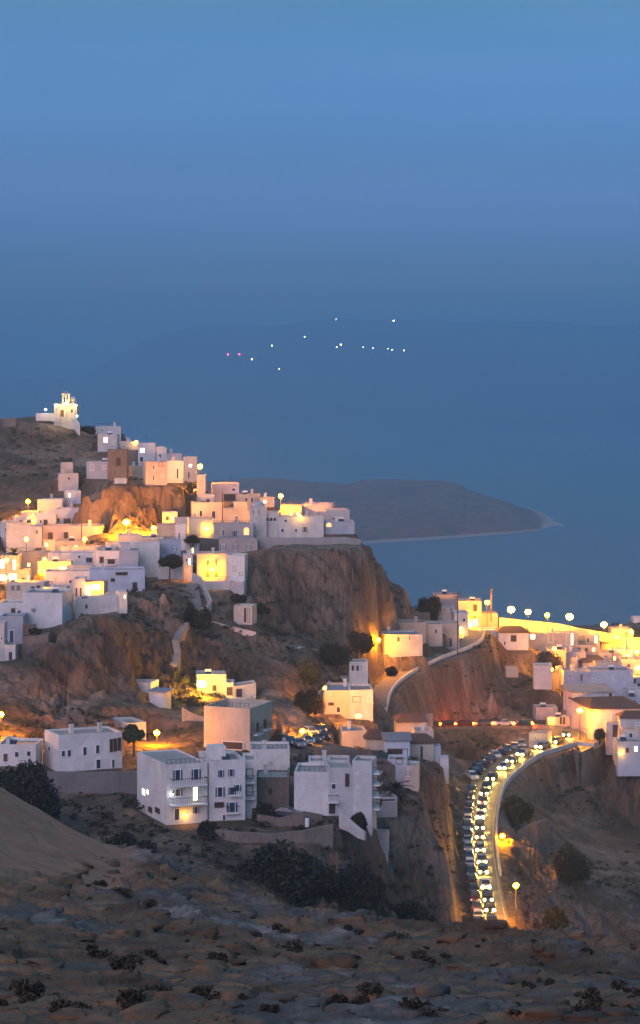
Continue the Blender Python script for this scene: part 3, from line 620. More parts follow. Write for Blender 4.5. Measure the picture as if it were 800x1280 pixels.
# ------------------------------------------------------------------ terrain control points (photo column, photo row, distance)
CP = [
# valley floor hidden behind the foreground crest
(-120,1330,250),(0,1330,250),(200,1330,255),(400,1330,255),(600,1330,270),(800,1330,280),(920,1330,280),
(-120,1180,285),(0,1160,290),(200,1180,290),(400,1230,280),(600,1260,310),(800,1290,330),(920,1290,340),
# visible foot of the slopes
(-120,1060,335),(0,1050,340),(100,1075,330),(200,1075,322),(300,1120,315),(350,1150,312),(400,1165,318),(450,1110,330),(500,1175,345),(540,1175,352),
(590,1185,346),(575,1120,368),(560,1100,368),(540,1090,358),
# front terrace
(-120,985,372),(0,985,368),(0,1010,360),(60,995,366),(100,992,366),(150,1000,358),(120,1040,345),(170,1035,340),(200,1040,337),(240,1050,334),(270,1062,333),(300,1066,334),(350,1066,334),(400,1062,334),
(185,1012,350),(215,1033,345),(250,1033,345),(290,1028,345),(320,1022,347),(345,1030,346),(300,1036,342),(350,1036,342),(400,1036,342),(350,1015,352),(380,1012,352),(420,1022,348),(440,1040,342),(480,1045,348),(470,1012,356),
(495,985,368),(500,1005,366),(520,988,376),(520,1040,362),(540,1030,370),(540,1000,384),(555,975,404),(562,990,412),(570,1000,420),(575,1030,412),(570,1060,398),
(450,965,385),(480,955,390),(440,945,397),(500,950,402),(540,955,402),(400,950,392),(380,945,402),(350,950,395),(400,925,418),(430,915,432),(350,920,420),
(300,935,395),(320,940,390),(260,935,385),(200,940,385),(230,950,380),
# ground left behind front row
(-120,960,378),(0,957,378),(45,957,376),(60,965,374),(120,962,374),(170,955,380),(180,925,400),(210,915,405),(240,900,405),
(-120,910,392),(30,925,386),(60,905,400),(100,900,402),(150,895,402),(180,885,410),(215,885,420),(245,875,430),(290,880,430),(320,880,430),(260,850,450),(340,890,425),
# left cliff
(-120,860,410),(30,880,402),(100,870,412),(145,875,420),(180,872,424),(150,840,435),(215,840,440),
(-120,800,426),(0,828,417),(20,828,418),(45,822,419),(60,805,422),(90,790,427),(120,770,434),(150,767,437),(190,745,458),(222,735,474),(232,745,476),(240,770,468),(225,790,455),(215,812,450),
(150,800,432),(100,830,419),(190,790,446),(180,820,436),(60,850,412),
(260,765,472),(250,792,463),(280,790,466),(300,780,470),(320,790,470),(300,745,484),(320,715,495),(335,695,503),
(300,825,455),(330,830,456),(290,845,452),(340,860,440),(370,880,436),(390,900,430),(370,840,456),(395,860,455),
# promontory
(345,690,504),(380,690,507),(420,690,511),(450,688,514),(470,692,520),(490,708,522),(505,722,524),(520,742,528),
(340,740,495),(380,740,500),(420,742,504),(450,745,507),(490,750,514),(515,765,522),
(340,790,484),(380,790,491),(420,790,496),(460,785,502),(500,780,514),(350,812,468),(385,812,474),
(410,820,476),(430,822,484),(400,800,482),(450,812,492),
# ground left of upper lane
(430,838,486),(460,838,496),(490,832,505),(440,870,474),(460,850,490),(410,895,448),(440,900,456),(455,890,470),(430,860,474),
(500,815,520),(530,810,530),(560,805,538),(540,795,550),(500,790,535),(580,790,560),(560,770,590),(530,770,560),(600,788,580),(560,755,625),(600,765,635),
# town terrace left
(-120,785,440),(-120,700,520),(0,790,442),(40,785,444),(60,760,462),(0,745,490),(60,735,498),(100,752,470),(120,745,480),(120,715,508),(60,705,525),(0,700,532),
(150,742,482),(180,735,488),(180,705,505),(200,722,496),(240,728,490),(240,705,505),(200,690,520),(270,748,482),(290,735,488),(270,700,512),(310,710,500),(300,690,516),
(0,665,562),(60,670,556),(120,670,550),(160,680,535),(-120,660,565),(60,685,545),(150,700,518),(230,685,525),(215,660,545),(260,660,548),(300,665,540),(340,680,526),(400,679,530),(440,678,534),(345,687,515),(380,686,519),(420,685,522),(445,683,525),(370,690,510),(420,688,516),
(260,630,572),(300,640,566),(340,650,556),(400,655,552),
(130,660,557),(200,660,557),(165,658,558),(240,655,560),
# orange cliff under the upper town
(112,612,566),(140,603,569),(170,605,569),(200,606,570),(235,606,574),(250,628,566),(100,630,566),(100,655,558),(140,600,590),(190,602,592),(225,604,592),
# summit
(80,612,595),(110,598,600),(145,590,612),(190,600,604),(230,602,600),(150,565,628),(190,578,618),(230,585,612),(120,548,648),(100,536,655),(150,556,640),(110,570,622),(95,560,626),
(95,524,656),(80,521,655),(60,519,652),(45,523,650),(25,528,646),(0,530,645),(-120,528,650),
(60,560,628),(0,565,625),(-120,570,622),(60,600,604),(0,610,600),(-120,620,595),(75,580,616),(50,640,578),(0,640,578),
# behind the ridge down to the sea
(-120,640,760),(0,640,760),(80,640,760),(150,660,740),(230,690,710),(280,700,640),(330,710,610),(400,730,600),(450,740,590),(500,790,590),(530,800,640),
(-120,900,900),(100,900,900),(300,900,850),(450,950,800),(600,900,800),(700,870,780),(800,860,760),(920,860,760),
(400,900,700),(500,900,700),(240,650,650),
(100,1500,1000),(400,1500,1000),(700,1400,1000),(-120,1500,1000),(920,1400,1000),
# hill below the upper lane, right of the fork
(490,870,490),(490,900,494),(520,845,524),(540,832,530),(540,870,524),(580,820,545),(560,850,536),(600,816,556),(600,860,540),(640,820,566),(660,815,572),(640,860,552),(660,880,544),
(500,902,503),(540,900,522),(600,900,530),(640,898,534),(670,900,536),(690,865,552),(670,862,552),(690,890,542),(710,905,536),
(630,790,585),(610,808,565),(650,812,575),(640,780,625),(700,800,592),(760,800,600),(800,795,610),(920,795,610),(700,785,640),(800,785,650),
(710,840,572),(740,850,566),(770,860,562),(800,830,585),(800,868,562),(760,885,550),(800,885,550),(920,880,556),
# under the red road and the car park
(560,918,514),(600,918,520),(650,920,520),(560,950,496),(600,950,492),(575,978,470),(590,965,482),(630,945,500),(650,930,512),(545,968,450),(530,958,440),(520,930,480),(545,930,505),
# the lower road's flanks
(650,1000,478),(690,985,500),(730,978,512),(760,958,528),(800,960,530),(920,960,535),(770,925,530),(800,935,528),
(620,1175,362),(650,1175,366),(660,1170,368),(655,1120,392),(665,1060,425),(640,1080,410),(640,1040,438),(640,1010,465),
(680,1120,408),(700,1080,440),(720,1040,470),(740,1120,420),(740,1185,395),(800,1195,405),(800,1100,445),(800,1030,490),(920,1190,410),(920,1030,490),(700,1180,380),(760,1000,505),
# foreground
(-120,1290,50),(0,1290,50),(200,1290,50),(400,1290,50),(600,1290,50),(800,1290,50),(920,1290,50),
(0,1500,30),(400,1500,30),(800,1500,30),(-120,1500,30),(920,1500,30),
(-120,930,150),(-60,950,150),(0,987,146),(50,1033,140),(100,1070,134),(140,1100,128),(160,1108,128),(185,1086,140),(210,1090,140),(240,1104,138),(300,1128,134),(350,1147,130),(400,1160,124),
(450,1166,122),(500,1171,120),(560,1172,118),(600,1169,116),(630,1176,114),(680,1186,112),(740,1196,112),(800,1206,112),(920,1220,112),
(0,1090,112),(100,1130,112),(200,1140,112),(300,1170,110),(400,1195,104),(500,1200,102),(600,1200,100),(700,1215,100),(800,1235,98),
(0,1180,82),(200,1200,82),(400,1225,82),(600,1230,82),(800,1250,82),
(-120,1150,180),(0,1150,180),(100,1200,175),(200,1210,175),(400,1280,165),(600,1290,160),(800,1320,160),(920,1330,160),
]
# roads: (column, row, distance, half width)
ROAD = [(626,1235,334,2.9),(618,1180,362,2.9),(611,1140,382,2.9),(604,1100,400,2.9),(599,1060,420,2.9),(600,1020,443,3.1),(608,985,468,3.4),(626,962,482,3.9),(652,944,496,4.0),(680,934,504,4.4),(700,926,511,5.2),(704,918,517,5.0),(694,911,521,3.8),(672,908,524,3.4),(640,907,524,3.2),(600,907,522,3.2),(560,908,519,3.2),(530,909,514,3.2),(505,909,504,3.0),(485,907,494,2.8)]
LANE = [(485,907,494,2.4),(474,898,490,2.2),(470,884,492,2.1),(478,862,502,2.1),(500,843,515,2.1),(540,823,532,2.1),(572,811,545,2.2),(590,800,556,2.2),(594,788,572,2.2)]

def path_pts(R, step=1.0):
    p = [P(*r[:3]) for r in R]; w = [r[3] for r in R]
    out = []
    n = len(p)
    for i in range(n - 1):
        a = p[max(i - 1, 0)]; b = p[i]; c = p[i + 1]; d = p[min(i + 2, n - 1)]
        k = max(2, int((c - b).length / step))
        for j in range(k):
            t = j / k
            q = .5 * ((2 * b) + (c - a) * t + (2 * a - 5 * b + 4 * c - d) * t * t + (3 * b - a - 3 * c + d) * t ** 3)
            out.append((q.x, q.y, q.z, w[i] * (1 - t) + w[i + 1] * t))
    out.append((*p[-1], w[-1]))
    A = np.array(out)
    z = A[:, 2].copy()
    for _ in range(12): z[1:-1] = (z[:-2] + z[1:-1] * 2 + z[2:]) / 4
    A[:, 2] = z
    return A
RP = path_pts(ROAD); LP = path_pts(LANE)

cps = np.array([list(P(*c)) for c in CP] + [list(P(*r[:3])) for r in ROAD[1:]] + [list(P(*r[:3])) for r in LANE[1:]] + [list(P(*r)) for r in HCP])
d = np.hypot(cps[:, None, 0] - cps[None, :, 0], cps[:, None, 1] - cps[None, :, 1])
n = len(cps)
A = np.zeros((n + 3, n + 3)); A[:n, :n] = -d; A[:n, :n] += np.eye(n) * .25
A[:n, n] = 1; A[:n, n + 1:] = cps[:, :2]; A[n, :n] = 1; A[n + 1:, :n] = cps[:, :2].T
WT = np.linalg.solve(A, np.concatenate([cps[:, 2], np.zeros(3)]))
def rbf(X, Y):
    sh = X.shape; X = X.ravel().astype(np.float32); Y = Y.ravel().astype(np.float32); out = np.empty(len(X))
    cx = cps[:, 0].astype(np.float32); cy = cps[:, 1].astype(np.float32); w = WT[:n].astype(np.float32)
    for i in range(0, len(X), 20000):
        x = X[i:i + 20000]; y = Y[i:i + 20000]
        out[i:i + 20000] = -np.sqrt((x[:, None] - cx) ** 2 + (y[:, None] - cy) ** 2) @ w + WT[n] + WT[n + 1] * x + WT[n + 2] * y
    return out.reshape(sh)
GRX = np.arange(-210, 212, 1.5); GRY = np.arange(24, 1010, 1.5)
BG = rbf(*np.meshgrid(GRX, GRY))
GGY, GGX = np.gradient(BG, 1.5); SG = np.hypot(GGX, GGY)
def samp(G, X, Y):
    a = np.clip((X - GRX[0]) / 1.5, 0, len(GRX) - 1.001); b = np.clip((Y - GRY[0]) / 1.5, 0, len(GRY) - 1.001)
    i = a.astype(int); j = b.astype(int); a -= i; b -= j
    return (G[j, i] * (1 - a) + G[j, i + 1] * a) * (1 - b) + (G[j + 1, i] * (1 - a) + G[j + 1, i + 1] * a) * b
def base_z(X, Y): return samp(BG, X, Y)

def sstep(a, b, x):
    t = np.clip((x - a) / (b - a), 0, 1); return t * t * (3 - 2 * t)

FLATS = []          # house footprints: (cx, cy, ux, uy, half_w, half_d, z)
def road_fit(X, Y, Z, PT, extra):
    near = np.full(X.shape, 1e9); zz = np.zeros(X.shape); ww = np.zeros(X.shape)
    x0, x1 = PT[:, 0].min() - 12, PT[:, 0].max() + 12; y0, y1 = PT[:, 1].min() - 12, PT[:, 1].max() + 12
    m = (X > x0) & (X < x1) & (Y > y0) & (Y < y1)
    xs = X[m]; ys = Y[m]; dd = np.full(xs.shape, 1e9); z = np.zeros(xs.shape); w = np.zeros(xs.shape)
    for q in PT:
        t = np.hypot(xs - q[0], ys - q[1]); b = t < dd
        dd[b] = t[b]; z[b] = q[2]; w[b] = q[3]
    f = 1 - sstep(w + extra * .4, w + extra + 2.5, dd)
    Z[m] = Z[m] * (1 - f) + (z - .18) * f
    return Z

def bare_mask(X, Y):      # smooth earth bank at the left
    U = X / Y * F + X0
    return (1 - sstep(-25, 25, U - 150 + fbm(X, Y, 6, 3, .5, 43) * 40)) * sstep(-5, 5, Y - 108 - U * .04 + fbm(X, Y, 5, 3, .5, 44) * 8)

def height(X, Y):
    U = X / Y * F + X0
    far = sstep(200, 260, Y)
    wx = fbm(X, Y, 12, 4, .55, 3) * 5.0 * far; wy = (fbm(X, Y, 9, 5, .6, 8) * 7.5 - 2.2) * far
    # calmer ground where the houses stand
    Z0 = base_z(X, Y)
    Z1 = base_z(X + wx, Y + wy)
    slope = samp(SG, X, Y)
    st = sstep(.24, .75, slope)
    Z = Z0 * (1 - st * far) + Z1 * st * far
    Z = Z + far * ((fbm(X, Y, 12, 6, .55, 21, True) - .45) * (.3 + 3.4 * st) + (fbm(X, Y, 3.6, 5, .6, 31, True) - .3) * (.08 + 1.5 * st) + fbm(X, Y, 1.5, 2, .5, 37, True) * (.05 + .5 * st)) - far * st * .6
    # foreground: slanting ledges and boulders
    nf = (1 - sstep(170, 215, Y))
    a = (X * .75 + Y * .42 + fbm(X, Y, 18, 4, .5, 41) * 7.0)
    led = np.abs(((a / 2.7) % 1.0) - .35) ; led2 = np.abs(((a * 1.7 / 1.1 + fbm(X, Y, 5, 3, .5, 47)) % 1.0) - .3)
    bare = bare_mask(X, Y)
    r = (led * 1.25 + led2 * .22) * (.5 + .5 * fbm(X, Y, 9, 3, .5, 61)) + fbm(X, Y, 7, 6, .58, 51, True) * .55 + fbm(X, Y, 1.4, 4, .6, 53, True) * .16
    Z = Z + nf * (1 - bare * .85) * r * np.clip(Y / 95, .45, 1.3)
    Z = road_fit(X, Y, Z, RP, 2.0); Z = road_fit(X, Y, Z, LP, 3.2)
    return Z

ug = np.concatenate([np.linspace(-900, -60, 40), np.arange(-48, 850, 1.7), np.linspace(862, 1700, 40)])
dn = np.concatenate([np.linspace(26, 44, 14), np.exp(np.linspace(math.log(45), math.log(150), 330)), np.linspace(151, 285, 60)])
df = np.concatenate([np.linspace(285, 322, 30), np.arange(322.7, 672, .72), np.linspace(675, 1000, 60)])
def grid(dr):
    Y = np.repeat(dr[:, None], len(ug), 1); X = (ug[None, :] - X0) / F * Y
    return X, Y
XN, YN = grid(dn); ZN = height(XN, YN)
XF, YF = grid(df); ZF = height(XF, YF)
ZF[0] = ZN[-1]

def grid_faces(nr, nc):
    i = np.arange(nr - 1)[:, None] * nc + np.arange(nc - 1)[None, :]
    return np.stack([i, i + 1, i + nc + 1, i + nc], -1).reshape(-1, 4)
def build_grid(name, X, Y, Z, m):
    v = np.stack([X, Y, Z], -1).reshape(-1, 3); f = grid_faces(*X.shape)
    me = bpy.data.meshes.new(name); me.vertices.add(len(v)); me.vertices.foreach_set('co', v.ravel())
    me.loops.add(f.size); me.polygons.add(len(f)); me.loops.foreach_set('vertex_index', f.ravel())
    me.polygons.foreach_set('loop_start', np.arange(len(f)) * 4); me.polygons.foreach_set('loop_total', np.full(len(f), 4))
    me.update(calc_edges=True); me.materials.append(m); me.polygons.foreach_set('use_smooth', [True] * len(f))
    o = bpy.data.objects.new(name, me); COL.objects.link(o); tag(o, kind='structure')
    return o

# analytic ray march against the far grid
def terr_z(x, y):
    if y < dn[-1]: D, Z = dn, ZN
    else: D, Z = df, ZF
    u = x / y * F + X0
    i = min(max(np.searchsorted(D, y) - 1, 0), len(D) - 2); j = min(max(np.searchsorted(ug, u) - 1, 0), len(ug) - 2)
    a = min(max((y - D[i]) / (D[i + 1] - D[i]), 0), 1); b = min(max((u - ug[j]) / (ug[j + 1] - ug[j]), 0), 1)
    return float((Z[i, j] * (1 - b) + Z[i, j + 1] * b) * (1 - a) + (Z[i + 1, j] * (1 - b) + Z[i + 1, j + 1] * b) * a)
def ray_D(x, y, dmin=290, dmax=700):
    for dy in range(0, 60, 2):      # a foot just above the skyline stands on the ridge below it
        D = ray_hit(x, y + dy, dmin, dmax)
        if D: return D
def ray_hit(x, y, dmin, dmax):
    D = dmin
    while D < dmax:
        if terr_z((x - X0) / F * D, D) >= H0 - (y - Y0) / F * D: return D
        D += .5
    return None
# ------------------------------------------------------------------ the setting
M['rock'] = rock('cliff_rock', [(.30, (.055, .033, .022)), (.44, (.12, .076, .05)), (.55, (.19, .132, .098)), (.70, (.27, .212, .17))], .06, streak=(1, 1, .3), green=.85, crack=.3, bs=1.0, bd=.9)
M['fore'] = rock('ledge_rock', [(.40, (.10, .047, .02)), (.49, (.21, .115, .055)), (.53, (.08, .062, .05)), (.62, (.20, .165, .145)), (.72, (.27, .235, .215))], .075, green=.3, bs=.9, bd=.3, crack=.45)

# the earth bank has a soil of its own
nt_ = M['fore'].node_tree; b_ = [q for q in nt_.nodes if q.type == 'BSDF_PRINCIPLED'][0]
at_ = N(nt_, 'ShaderNodeAttribute'); at_.attribute_name = 'bare'
c_ = b_.inputs['Base Color'].links[0].from_socket
so_ = ramp(nt_, noise(nt_, .35, 7, .6), [(.35, (.21, .10, .055)), (.65, (.30, .155, .09))])
nt_.links.new(mix(nt_, at_.outputs['Fac'], c_, so_), b_.inputs['Base Color'])

def apply_flats():
    for (cx, cy, ux, uy, hw, hd, z) in FLATS:
        m = (np.abs(XF - cx) < 14) & (np.abs(YF - cy) < 14)
        x = XF[m] - cx; y = YF[m] - cy
        a = np.abs(x * ux + y * uy) - hw; b = np.abs(-x * uy + y * ux) - hd
        dd = np.maximum(a, b)
        f = 1 - sstep(.2, 2.0, dd)
        zz = ZF[m]; ZF[m] = zz + np.clip(z - zz, -30, 3.0) * f

def build_setting():
    apply_flats()
    fo = build_grid('foreground_slope', XN, YN, ZN, M['fore'])
    at = fo.data.attributes.new('bare', 'FLOAT', 'POINT'); at.data.foreach_set('value', bare_mask(XN, YN).ravel().astype(np.float32))
    hs = build_grid('hillside', XF, YF, ZF, M['rock']); hs.data.polygons.foreach_set('use_smooth', [False] * len(hs.data.polygons))
    # sea
    m, nt, b = mat('sea_water')
    b.inputs['Base Color'].default_value = (.03, .035, .05, 1); b.inputs['Roughness'].default_value = .22
    b.inputs['IOR'].default_value = 1.33
    g = N(nt, 'ShaderNodeNewGeometry'); mp = N(nt, 'ShaderNodeMapping'); mp.inputs['Scale'].default_value = (1, .4, 1); nt.links.new(g.outputs['Position'], mp.inputs[0])
    w = N(nt, 'ShaderNodeTexNoise'); w.inputs['Scale'].default_value = .05; w.inputs['Detail'].default_value = 8; w.inputs['Roughness'].default_value = .65
    nt.links.new(mp.outputs[0], w.inputs['Vector']); bump(nt, b, w.outputs['Fac'], .6, 2.5)
    o = mobj('sea', [(-30000, 620, 0), (30000, 620, 0), (30000, 33000, 0), (-30000, 33000, 0)], [(0, 1, 2, 3)], m); tag(o, kind='structure')
    # headland across the water: lofted from waterline to ridge
    wl = [(150,690,2820),(300,691,2840),(400,684,2930),(470,679,3010),(560,673,3110),(640,667,3210),(690,662,3300),(706,658.5,3360)]
    rd = [(150,610,3750),(290,599,3800),(350,598,3850),(400,603,3900),(432,605,3950),(455,599,4000),(480,598,4000),(560,602,3900),(578,607,3850),(584,613,3800),(620,625,3700),(660,641,3600),(690,652,3480),(706,658.2,3370)]
    us = np.linspace(150, 706, 240); vs = np.linspace(0, 1, 44)
    wy = np.interp(us, [q[0] for q in wl], [q[1] for q in wl]); wd = H0 * F / (wy - Y0)
    ry = np.interp(us, [q[0] for q in rd], [q[1] for q in rd]); rD = np.interp(us, [q[0] for q in rd], [q[2] for q in rd]); rD = np.maximum(rD, wd + 6)
    rz = H0 - (ry - Y0) / F * rD; rz = np.minimum(rz, 60); rz = np.where(us > 688, rz * np.clip((706 - us) / 18, 0, 1) + .2, rz)
    X = np.zeros((60, 240)); Y = X.copy(); Z = X.copy()
    for i in range(60):
        if i < 44:
            t = i / 43; D = wd + (rD - wd) * t; z = -1.5 + (rz + 1.5) * (1 - (1 - t) ** 1.9) + (4.5 * sstep(0, .04, np.array(t)) * (rz > 3))
            z = np.minimum(z, rz)
        else:
            t = (i - 43) / 16; D = rD + (300 + rz * 5) * t; z = rz * (1 - t ** 1.2) - 2 * t
        X[i] = (us - X0) / F * D; Y[i] = D; Z[i] = z
    amp = np.clip(Z / 12, 0, 1)
    Z += amp * (fbm(X, Y, 190, 5, .5, 71, True) * 4.5 - 1.2)
    m = rock('headland_ground', [(.35, (.17, .08, .05)), (.5, (.26, .13, .08)), (.68, (.32, .175, .115))], .012, green=.6, bs=.3)
    nt = m.node_tree; b = [q for q in nt.nodes if q.type == 'BSDF_PRINCIPLED'][0]
    c = b.inputs['Base Color'].links[0].from_socket
    g = N(nt, 'ShaderNodeNewGeometry'); sp = N(nt, 'ShaderNodeSeparateXYZ'); nt.links.new(g.outputs['Position'], sp.inputs[0])
    mr = N(nt, 'ShaderNodeMapRange'); mr.inputs['From Min'].default_value = 1.2; mr.inputs['From Max'].default_value = 3.4; mr.inputs['To Min'].default_value = 1; mr.inputs['To Max'].default_value = 0
    nt.links.new(sp.outputs[2], mr.inputs[0]); nt.links.new(mix(nt, mr.outputs[0], c, (.36, .30, .27)), b.inputs['Base Color'])
    build_grid('headland', X, Y, Z, m)
    # far island
    us = np.linspace(-300, 1400, 260)
    ry = np.interp(us, [-300,100,140,190,250,300,340,380,420,470,510,560,620,680,740,800,900,1400], [480,474,452,424,408,406,411,404,400,402,400,404,402,401,406,404,408,440])
    rz = H0 - (ry - Y0) / F * 15500
    X = np.zeros((40, 260)); Y = X.copy(); Z = X.copy()
    for i in range(40):
        t = i / 39 * 2 - 1; D = 15500 + t * 2600; X[i] = (us - X0) / F * D; Y[i] = D
        Z[i] = np.maximum(rz, 1) * (1 - abs(t) ** 1.5) - 3 * abs(t)
    Z += fbm(X, Y, 2400, 5, .5, 91, True) * 24 * np.clip(Z / 200, 0, 1)
    build_grid('far_island', X, Y, Z, M['isl'])

M['isl'] = plain('island_ground', (.09, .075, .06), .95)

# ------------------------------------------------------------------ light, sky, haze
W_ = bpy.data.worlds.new("World"); SC.world = W_; W_.use_nodes = True
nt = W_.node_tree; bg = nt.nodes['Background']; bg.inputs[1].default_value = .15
s = nt.nodes.new('ShaderNodeTexSky'); s.sky_type = 'NISHITA'; s.sun_disc = False
s.sun_elevation = math.radians(3); s.sun_rotation = math.radians(205); s.ozone_density = 6; s.air_density = 1.5; s.dust_density = 1
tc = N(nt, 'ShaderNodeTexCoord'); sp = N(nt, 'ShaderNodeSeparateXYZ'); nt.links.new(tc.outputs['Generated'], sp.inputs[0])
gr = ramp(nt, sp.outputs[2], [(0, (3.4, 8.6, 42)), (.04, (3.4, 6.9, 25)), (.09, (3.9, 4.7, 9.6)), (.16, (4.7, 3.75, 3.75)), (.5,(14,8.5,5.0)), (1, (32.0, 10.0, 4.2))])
cl = N(nt, 'ShaderNodeTexNoise'); mp = N(nt, 'ShaderNodeMapping'); mp.inputs['Scale'].default_value = (3, 3, 26); nt.links.new(tc.outputs['Generated'], mp.inputs[0]); nt.links.new(mp.outputs[0], cl.inputs[0])
cl.inputs['Scale'].default_value = 1.3; cl.inputs['Detail'].default_value = 4
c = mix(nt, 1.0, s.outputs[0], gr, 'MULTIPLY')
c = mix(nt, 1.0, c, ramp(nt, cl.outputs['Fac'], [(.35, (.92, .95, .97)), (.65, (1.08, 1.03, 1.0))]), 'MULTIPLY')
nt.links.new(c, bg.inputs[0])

sun = bpy.data.lights.new('afterglow', 'SUN'); so = bpy.data.objects.new('afterglow', sun); COL.objects.link(so)
sun.energy = 1.75; sun.angle = math.radians(50); sun.color = (1.0, .68, .86)
so.rotation_euler = (math.radians(62), 0, math.radians(-25))

def build_haze():
    m = bpy.data.materials.new('haze_air'); m.use_nodes = True; nt = m.node_tree; nt.nodes.clear()
    out = nt.nodes.new('ShaderNodeOutputMaterial'); v = nt.nodes.new('ShaderNodeVolumePrincipled')
    v.inputs['Color'].default_value = (.50, .77, 1.0, 1); v.inputs['Density'].default_value = 1.8e-4; v.inputs['Anisotropy'].default_value = .55
    nt.links.new(v.outputs[0], out.inputs['Volume'])
    b = MB(); b.box(-31000, 31000, -900, 34000, -1200, 690)
    o = b.build('haze', m); tag(o, kind='stuff')

cy = SC.cycles
cy.use_denoising = True; cy.denoiser = 'OPENIMAGEDENOISE'
cy.max_bounces = 5; cy.diffuse_bounces = 3; cy.glossy_bounces = 2; cy.volume_bounces = 1; cy.transmission_bounces = 2
cy.sample_clamp_indirect = 4.0; cy.use_light_tree = True
SC.view_settings.view_transform = 'Standard'; SC.view_settings.look = 'None'; SC.view_settings.exposure = 0; SC.view_settings.gamma = 1
# ------------------------------------------------------------------ lamps
def LAMP(label, x, y, yb, r=.42, m='sodium', D=None, arm=1, front=0, name='street_lamp'):
    if D is None: D = (ray_D(x, yb) or 520)
    D -= front
    p = P(x, yb, D); p.z = P(x, yb, D + front).z if front else p.z; top = P(x, y, D); h = top.z - p.z
    root = empty(name, p); tag(root, label, 'street lamp')
    b = MB(); b.tube((.0, .35, -1), (0, .35, h + .55), .09, .055, 6); b.tube((0, .35, -.2), (0, .35, .9), .14, .12, 6); b.build('pole', M['metal'], root)
    b = MB(); b.tube((0, .37, h + .5), (0, -.05, h + r * .8 + .22), .04, .04, 5); b.build('arm', M['metal'], root)
    b = MB(); b.ball((0, 0, h + r * .93), r * .7, 10, 4, .35, True); b.build('lamp_hood', M['metal'], root)
    b = MB(); b.ball((0, 0, h), r, 10, 6, .85); b.build('bulb', M[m], root, True)
    return root
def WLAMP(label, x, y, D, r=.24, m='wall_l', name='wall_lamp'):
    p = P(x, y, D); root = empty(name, p); tag(root, label, 'wall lamp')
    b = MB(); b.tube((0, r + .5, .05), (0, 0, .12), .04, .04, 5); b.box(-.12, .12, r + .38, r + .5, -.15, .25); b.build('bracket', M['metal'], root)
    b = MB(); b.ball((0, 0, 0), r, 10, 6, .9); b.build('bulb', M[m], root, True)
    return root
def near(x, y):
    """distance of the house wall seen at a pixel, a little in front of it"""
    best = None
    for h in HOUSES:
        c = h.root.rotation_euler.z; cc, ss = math.cos(c), math.sin(c)
        k = (x - X0) / F
        a = (k * h.C.y - h.C.x) / (cc - k * ss)
        if abs(a) > h.hw + 3: continue
        Y = h.C.y + ss * a; z = H0 - (y - Y0) / F * Y - h.C.z
        if -.5 <= z <= h.h + .3 and abs(a) <= h.hw + .1 and (best is None or Y < best): best = Y
    return best

